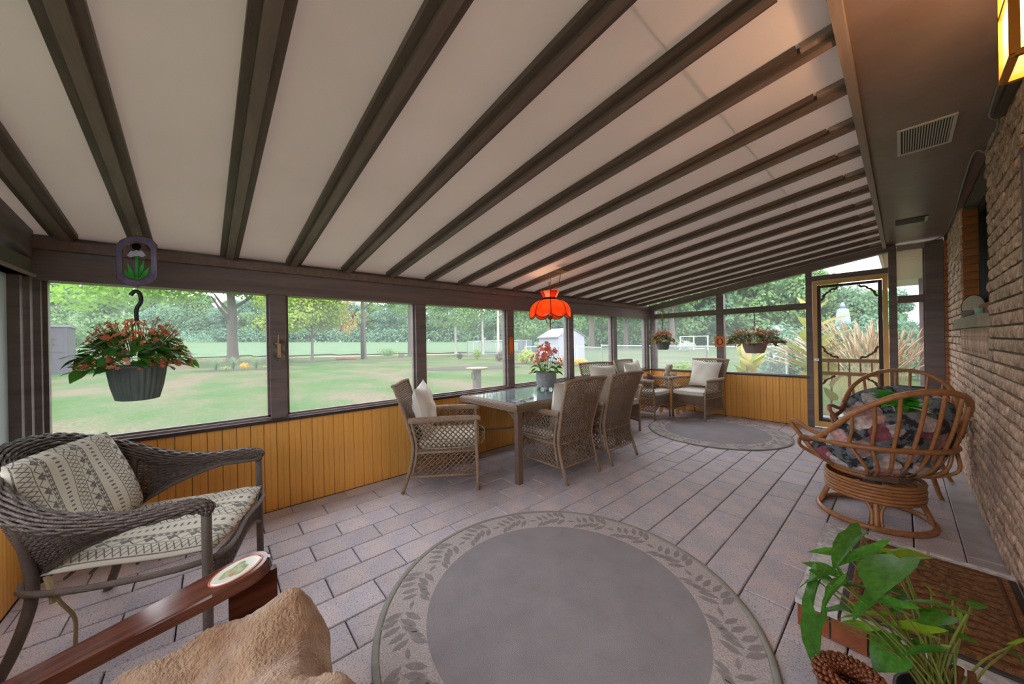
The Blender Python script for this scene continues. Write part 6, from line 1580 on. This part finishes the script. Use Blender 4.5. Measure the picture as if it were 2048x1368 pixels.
shrub('flower_clump', 'pale low flowers at the end of the grass strip', -26.2, 2.5, 0.22, 0.22, 'shrub_yellow', 150, 0.08, 13, 'flower')
shrub('flower_clump', 'yellow garden flowers just outside the second screen', -5.1, 1.85, 0.14, 0.5, 'bloom_yellow', 90, 0.05, 14, 'flower')
shrub('shrub', 'rusty dry weeds at the field margin behind the maple', -44, 1.5, 0.5, 0.7, 'shrub_pink', 250, 0.14, 15)
for x, y, sd, lb in ((-41.5, 16.0, 20, 'weedy clump along the field margin'), (-36.0, 36.0, 21, 'hedge clump behind the white shed')):
    shrub('shrub', lb, x, y, 1.2, 0.9, 'crown_mid', 500, 0.2, sd)
def blades(name, label, x, y, n, h, spread, m_, seed, w=0.012, plume=None, lean=(0, 0), cat='grass', group=None, r0=0.05, pl=0.22, pw=0.012):
    t = thing(name, label, cat, (x, y, ground_z(x, y)), None, group); g = random.Random(seed); mb = MB(); pb_ = MB()
    for i in range(n):
        a = g.uniform(0, 2*PI); f = g.random()**0.6; hh = h*g.uniform(0.7, 1.1); ox, oy = r0*math.cos(a)*f, r0*math.sin(a)*f
        tx = ox+math.cos(a)*spread*f+lean[0]; ty = oy+math.sin(a)*spread*f+lean[1]; z1 = hh*(1-0.25*f)
        q = spline([(ox, oy, 0), (ox*0.6+tx*0.4-0.25*(tx-ox)*0.3, oy*0.6+ty*0.4-0.25*(ty-oy)*0.3, z1*0.6), (tx, ty, z1)], 3); k = len(q); d = V(-math.sin(a+1), math.cos(a+1), 0)
        vs = []; 
        for j, p in enumerate(q): ww = w*(1-j/(k-1)*0.85)/2; vs += [p-d*ww, p+d*ww]
        mb.add(vs, [(2*j, 2*j+1, 2*j+3, 2*j+2) for j in range(k-1)])
        if plume and g.random() < plume:
            e = q[-1]; dr_ = q[-1]-q[-2]; dr_ /= np.linalg.norm(dr_); pb_.tube([e-dr_*0.02, e+dr_*pl*0.4, e+dr_*pl*0.8+V(0, 0, -0.01), e+dr_*pl+V(0, 0, -0.02)], [pw*0.5, pw, pw*0.7, 0.001], 5)
    stuff(mb.build('blades', m_, t))
    if plume: stuff(pb_.build('plumes', 'plume_tan', t, True))
    return t
mat('plume_tan', rgb(250, 232, 200), 0.9, 0.25, 30, trans=0.3); mat('blade_green', (0.17, 0.26, 0.07, 1), 0.7, 0.3, 5, trans=0.3); mat('blade_straw', rgb(232, 220, 168), 0.8, 0.3, 5, trans=0.3); mat('blade_silver', (0.24, 0.34, 0.18, 1), 0.8, 0.2, 5, trans=0.3)
for x, y, sd, lb in ((-28.0, 0.05, 1, 'grass tuft in the maple strip farthest from the post'), (-28.1, 0.9, 2, 'grass tuft in the maple strip right before the trunk'), (-27.3, 2.0, 3, 'grass tuft in the maple strip beyond the yellow daisies')):
    blades('ornamental_grass', lb, x, y, 110, 0.85, 0.38, 'blade_silver', sd, 0.03, group='grass tufts under the maple')
for x, y, n, h, sp_, sd, lb, ln in ((-0.48, 8.3, 200, 1.42, 0.75, 4, 'fountain grass with tan plumes bending across the screen door', (-0.28, -0.1)), (-0.16, 8.7, 150, 1.50, 0.22, 5, 'upright plumed grass seen through the narrow side screen', (-0.02, 0)), (-0.35, 9.1, 150, 1.45, 0.5, 6, 'fountain grass clump behind the first one', (-0.3, 0))):
    blades('fountain_grass', lb, x, y, n, h, sp_, 'blade_straw', sd, 0.007, 0.85, ln, group='plumed grasses outside the screen door', r0=0.14, pl=0.28, pw=0.010)
blades('ornamental_grass', 'low green grass at the foot of the fountain grass', -0.35, 7.6, 200, 0.6, 0.4, 'blade_green', 9, 0.012)
# cannas
mat('canna_leaf', rgb(190, 196, 110), 0.4, 0.0, 6, (1, 1, 1), col2=rgb(214, 178, 120), trans=0.4, rnd=0.2); mat('canna_leaf2', rgb(180, 186, 80), 0.4, 0.3, 6, trans=0.4, rnd=0.15); mat('canna_stem', rgb(156, 116, 92), 0.5); mat('canna_bloom', rgb(236, 190, 160), 0.6, 0.2, 10, trans=0.3)
CL = leaf_mb(1.0, 0.34, 0, 0.16, 0.28, 8).mesh('leaf', 'canna_leaf', True); CL2 = leaf_mb(1.0, 0.36, 0, 0.16, 0.22, 8).mesh('leaf', 'canna_leaf2', True)
def canna(label, x, y, h, seed, n=9, bloom=True):
    t = thing('canna_plant', label, 'plant', (x, y, -0.1), None, 'cannas outside the far screens'); g = random.Random(seed)
    for st in range(3):
        ox, oy = g.uniform(-.12, .12), g.uniform(-.1, .1); hh = h*g.uniform(0.75, 1.0)
        MB().tube([(ox, oy, 0), (ox*1.3, oy*1.3, hh*0.6), (ox*1.7, oy*1.5, hh)], [0.016, 0.013, 0.006], 6).build('stem', 'canna_stem', t, True)
        for i in range(n//3+1):
            f = 0.3+0.65*i/(n//3); a = g.uniform(0, 2*PI); s_ = g.uniform(0.42, 0.62); put((CL, CL2)[(i+st) % 2], 'leaf', t, (ox*(1+0.5*f), oy*(1+0.5*f), hh*f), orient((math.cos(a), math.sin(a), g.uniform(0.5, 1.8)), g.uniform(-.5, .5)), (s_, s_, s_))
        if bloom and st == 0:
            mb = MB()
            for q in range(7): mb.ball((ox*1.7+g.uniform(-.03, .03), oy*1.5+g.uniform(-.03, .03), hh+0.02+q*0.03), (0.03, 0.03, 0.022), 6, 5)
            mb.build('bloom', 'canna_bloom', t, True)
canna('yellowing canna behind the taupe hanging planter', -1.85, 7.65, 1.12, 1, 15, False)
canna('tall canna with a faded flower beside the screen door post', -1.13, 7.7, 1.85, 2, 15)
canna('canna with broad bronze-green leaves seen through the screen door', -0.86, 7.75, 1.35, 3, 9, False)

# ------------------------------------------------------------------ buildings and garden furniture
mat('shed_white', rgb(158, 158, 168), 0.6, 0.05, 4); mat('shed_roof', rgb(128, 128, 142), 0.6, 0.08, 3); mat('shed_trim', rgb(110, 110, 118), 0.6); mat('shed_grey', rgb(74, 68, 76), 0.7, 0.12, 3)
sd_ = thing('garden_shed', 'white plastic garden shed with siding and small four-pane window', 'shed', (-15.95, 18.3, -0.1))
sd_.rotation_euler = (0, 0, math.radians(-14))
SW, SD, SE, SR = 2.6, 2.3, 1.72, 2.32      # along -x, along +y, eave, ridge
MB().box(-SW, 0, 0, SD, 0.0, SE).build('body', 'shed_white', sd_)
for k in range(11):
    z = 0.06+k*0.15; MB().box(-SW-0.0, 0.012, -0.012, 0.0, z, z+0.13).build('siding_board', 'shed_white', sd_); MB().box(0.0, 0.012, 0.0, SD, z, z+0.13).build('siding_board', 'shed_white', sd_)
mb = MB(); mb.add([(0.012, 0, SE), (0.012, SD, SE), (0.012, SD/2, SR-0.02), (-SW, 0, SE), (-SW, SD, SE), (-SW, SD/2, SR-0.02)], [(0, 1, 2), (5, 4, 3)]); mb.build('gable', 'shed_white', sd_)
for s in (0, 1):
    y0 = -0.12 if s == 0 else SD+0.12; mb = MB(); a = (SR-SE)/(SD/2); z0 = SE-0.12*a
    mb.add([(-SW-0.08, y0, z0), (0.10, y0, z0), (0.10, SD/2, SR), (-SW-0.08, SD/2, SR), (-SW-0.08, y0, z0+0.05), (0.10, y0, z0+0.05), (0.10, SD/2, SR+0.05), (-SW-0.08, SD/2, SR+0.05)], [(0, 1, 2, 3), (7, 6, 5, 4), (0, 4, 5, 1), (1, 5, 6, 2), (2, 6, 7, 3), (3, 7, 4, 0)]); mb.build('roof_slope', 'shed_roof', sd_)
MB().box(-SW-0.08, 0.10, -0.14, -0.11, SE-0.10, SE-0.02).build('eave_trim', 'shed_trim', sd_)
wn_ = MB().box(-1.80, -1.40, -0.03, -0.012, 0.96, 1.44).build('window', 'shed_white', sd_)
for xa in (-1.78, -1.59):
    for za in (0.98, 1.215): MB().box(xa, xa+0.17, -0.034, -0.0305, za, za+0.205).build('pane', 'vent_dark', wn_)
lb_ = thing('lattice_shed', 'flat-roofed grey wooden shed with diamond lattice, by the begonia', 'shed', (-32.3, -6.45, -0.1)); lb_.rotation_euler = (0, 0, math.radians(6))
MB().box(-3.2, 0, -3.6, 0.0, 0, 2.75).build('body', 'shed_grey', lb_)
MB().box(-3.3, 0.12, -3.75, 0.10, 2.75, 2.86).build('roof', 'shed_trim', lb_)
for y in (-0.02, -1.32, -2.6): MB().box(0, 0.035, y-0.12, y, 0, 2.74).build('corner_board', 'shed_grey', lb_)
MB().box(0, 0.03, -3.6, -0.14, 1.28, 1.36).build('rail', 'shed_grey', lb_)
lt = MB()
for k in range(5):
    for j in range(5):
        lt.add([(0.012, -1.75+j*0.22+(k % 2)*0.11-0.4, 1.5+k*0.15), (0.012, -1.66+j*0.22+(k % 2)*0.11-0.4, 1.57+k*0.15), (0.012, -1.75+j*0.22+(k % 2)*0.11-0.4, 1.64+k*0.15), (0.012, -1.84+j*0.22+(k % 2)*0.11-0.4, 1.57+k*0.15)], [(0, 1, 2, 3)]) if j < 2 else None
lt.v = [v+np.array([0.0, 1.29, 0]) for v in lt.v]; lt.build('lattice_openings', 'vent_dark', lb_)
bt = thing('bird_table', 'wooden pedestal bird table on the lawn', 'bird table', (-7.35, 5.18, -0.1))
mat('weathered', rgb(104, 92, 84), 0.9, 0.25, 6, (3, 3, 0.6)); mat('weathered_top', rgb(150, 130, 110), 0.8, 0.2, 6)
MB().box(-0.08, 0.08, -0.08, 0.08, 0, 0.70).build('post', 'weathered', bt); MB().box(-0.09, 0.05, -0.12, -0.081, 0.45, 0.62).build('cleat', 'weathered', bt)
mb = MB(); mb.lathe([(0.001, 0.70), (0.27, 0.70), (0.30, 0.73), (0.30, 0.745), (0.001, 0.745)], 8); mb.build('top', 'weathered_top', bt)
stp = MB(); stp.lathe([(0.34, 0), (0.30, 0.12), (0.27, 0.35), (0.22, 0.36), (0.001, 0.33)], 12, wob=lambda a, i: 0.12*math.sin(3*a+i)); stp = stp.build('tree_stump', 'trunk_grey', None); stp.location = (-32.9, 14.1, -0.1); tag(stp, 'weathered tree stump on the lawn between two trunks', 'stump')
lgp = MB().tube([(-0.9, 0, 0.13), (0.9, 0.1, 0.13)], 0.14, 8).build('fallen_log', mat('log_red', rgb(150, 104, 80), 0.9, 0.3, 4)); lgp.location = (-34.6, 9.4, -0.1); lgp.rotation_euler = (0, 0, 0.9); tag(lgp, 'short fallen log lying at the foot of the tall tree', 'log')
bn = thing('compost_bin', 'square blue-grey bin beyond the wire fence', 'bin', (-36.0, 34.2, 0.05)); mat('bin_blue', rgb(74, 96, 104), 0.6)
MB().box(-0.85, 0.85, -0.85, 0.85, 0, 1.75).build('body', 'bin_blue', bn); MB().box(-0.9, 0.9, -0.9, 0.9, 1.75, 1.85).build('lid', 'bin_blue', bn)
# chain-link fences
mat('galv', rgb(196, 200, 202), 0.4, metal=0.3); mesh_screen('chain_link', rgb(170, 180, 180), 0.22)
def fence(label, pts, h=1.15, step=3.0, m='chain_link'):
    t = thing('chain_link_fence', label, 'fence', (pts[0][0], pts[0][1], -0.1)); o = V(pts[0][0], pts[0][1], 0)
    for a, b in zip(pts[:-1], pts[1:]):
        a_, b_ = V(a[0], a[1], 0)-o, V(b[0], b[1], 0)-o; L_ = np.linalg.norm(b_-a_); n = max(1, int(L_/step))
        for i in range(n+1): p = a_+(b_-a_)*i/n; MB().tube([p, p+V(0, 0, h+0.05)], 0.028, 6).build('post', 'galv', t)
        MB().tube([a_+V(0, 0, h), b_+V(0, 0, h)], 0.022, 6).build('top_rail', 'galv', t)
        MB().add([a_+V(0, 0, 0.03), b_+V(0, 0, 0.03), b_+V(0, 0, h), a_+V(0, 0, h)], [(0, 1, 2, 3)]).build('wire_mesh', m, t)
fence('chain-link fence crossing the lawn in front of the white shed', [(-17.9, 16.9), (-15.1, 17.3), (-9.7, 14.3)], 1.05)
fence('chain-link fence running along the side lawn toward the cannas', [(-9.7, 14.3), (-6.6, 12.6), (-3.9, 11.2), (-1.8, 10.2)], 1.16, 3.4)
fence('tall wire enclosure around the birches', [(-29.3, 19.5), (-27.8, 20.2), (-24.4, 22.4), (-27.5, 27.0), (-33.5, 24.0), (-29.3, 19.5)], 1.55, 2.2)
# goal-like white frame, steps, canopy and hedge beyond the side lawn
gf = thing('pipe_frame', 'white pipe frame on the grass beyond the side fence', 'frame', (-17.0, 44.8, ground_z(-17, 44.8))); mat('white_paint', rgb(214, 216, 216), 0.5)
for x in (-1.6, 0.0, 1.6): MB().box(x-0.05, x+0.05, -0.05, 0.05, 0, 1.75).build('post', 'white_paint', gf)
for z in (0.2, 1.7): MB().box(-1.6, 1.6, -0.04, 0.04, z-0.04, z+0.04).build('rail', 'white_paint', gf)
wb = thing('white_stairs', 'white wooden stair with railing at a neighbouring deck', 'stairs', (-4.9, 25.2, -0.1))
MB().box(-0.55, 0.35, -0.4, 0.4, 0, 1.05).build('side_wall', 'white_paint', wb); MB().box(-0.12, 0.35, -0.4, -0.25, 1.05, 2.1).build('pillar', 'white_paint', wb)
for k in range(4): MB().beam((0.36, -0.35, 0.85+0.18*k), (2.6, -0.35, 0.85+0.18*k), 0.04, 0.06).build('rail', 'white_paint', wb)
MB().beam((0.4, -0.3, 0.25), (2.7, -0.3, 0.85), 0.06, 0.16).build('stringer', 'white_paint', wb)
um = thing('patio_umbrella', 'closed pale blue patio umbrella standing behind the vine hedge', 'umbrella', (-1.55, 19.0, -0.1)); mat('umbrella_cloth', rgb(170, 184, 206), 0.8, 0.1, 4, trans=0.2)
mb = MB(); mb.lathe([(0.22, 1.55), (0.20, 2.0), (0.15, 2.45), (0.09, 2.52), (0.11, 2.47), (0.05, 2.70), (0.02, 2.74)], 32, wob=lambda a, i: 0.14*math.cos(8*a)*(i < 3)); mb.build('canopy', 'umbrella_cloth', um, True)
MB().tube([(0, 0, 0), (0, 0, 2.80)], 0.025, 8).build('pole', 'white_paint', um); MB().box(-0.03, 0.03, -0.03, 0.03, 2.76, 2.86).build('finial', 'lead', um)
hd = thing('vine_hedge', 'dense hedge of dark green vine leaves outside the screen door', 'hedge', (-1.4, 16.5, -0.1))
put(cloud_mesh('foliage', leaf_cloud([(x, 0.3*math.sin(x*2), 0.9+0.12*math.sin(x*1.7), 0.75, 0.6, 0.95+0.1*math.sin(3*x)) for x in np.arange(-2.2, 5.5, 0.55)], 9000, 0.15, 77, 0.7), 'crown_blue'), 'foliage', hd)
for x in (-2, 0, 2, 4): MB().box(x-0.04, x+0.04, -0.04, 0.04, 0, 1.6).build('post', 'weathered', hd)
ws = thing('garden_path', 'pale flagstones just outside the screen door', 'path', (-0.45, 7.4, -0.1)); mat('flagstone', rgb(170, 168, 172), 0.8, 0.2, 5)
for i, (x, y, w, d) in enumerate(((0.0, -0.5, 0.42, 0.5), (-0.05, 0.1, 0.40, 0.5), (0.05, 0.7, 0.38, 0.5), (-0.6, 0.35, 0.45, 0.5))): MB().cbox(x-w, x+w, y-d/2, y+d/2-0.04, 0.0, 0.035, 0.01).build('flagstone', 'flagstone', ws)
so_ = structure(MB().box(-1.6, 0.3, 6.62, 6.95, -0.1, -0.02).build('trim_threshold', 'concrete')); so_['label'] = 'concrete threshold outside the screen door'
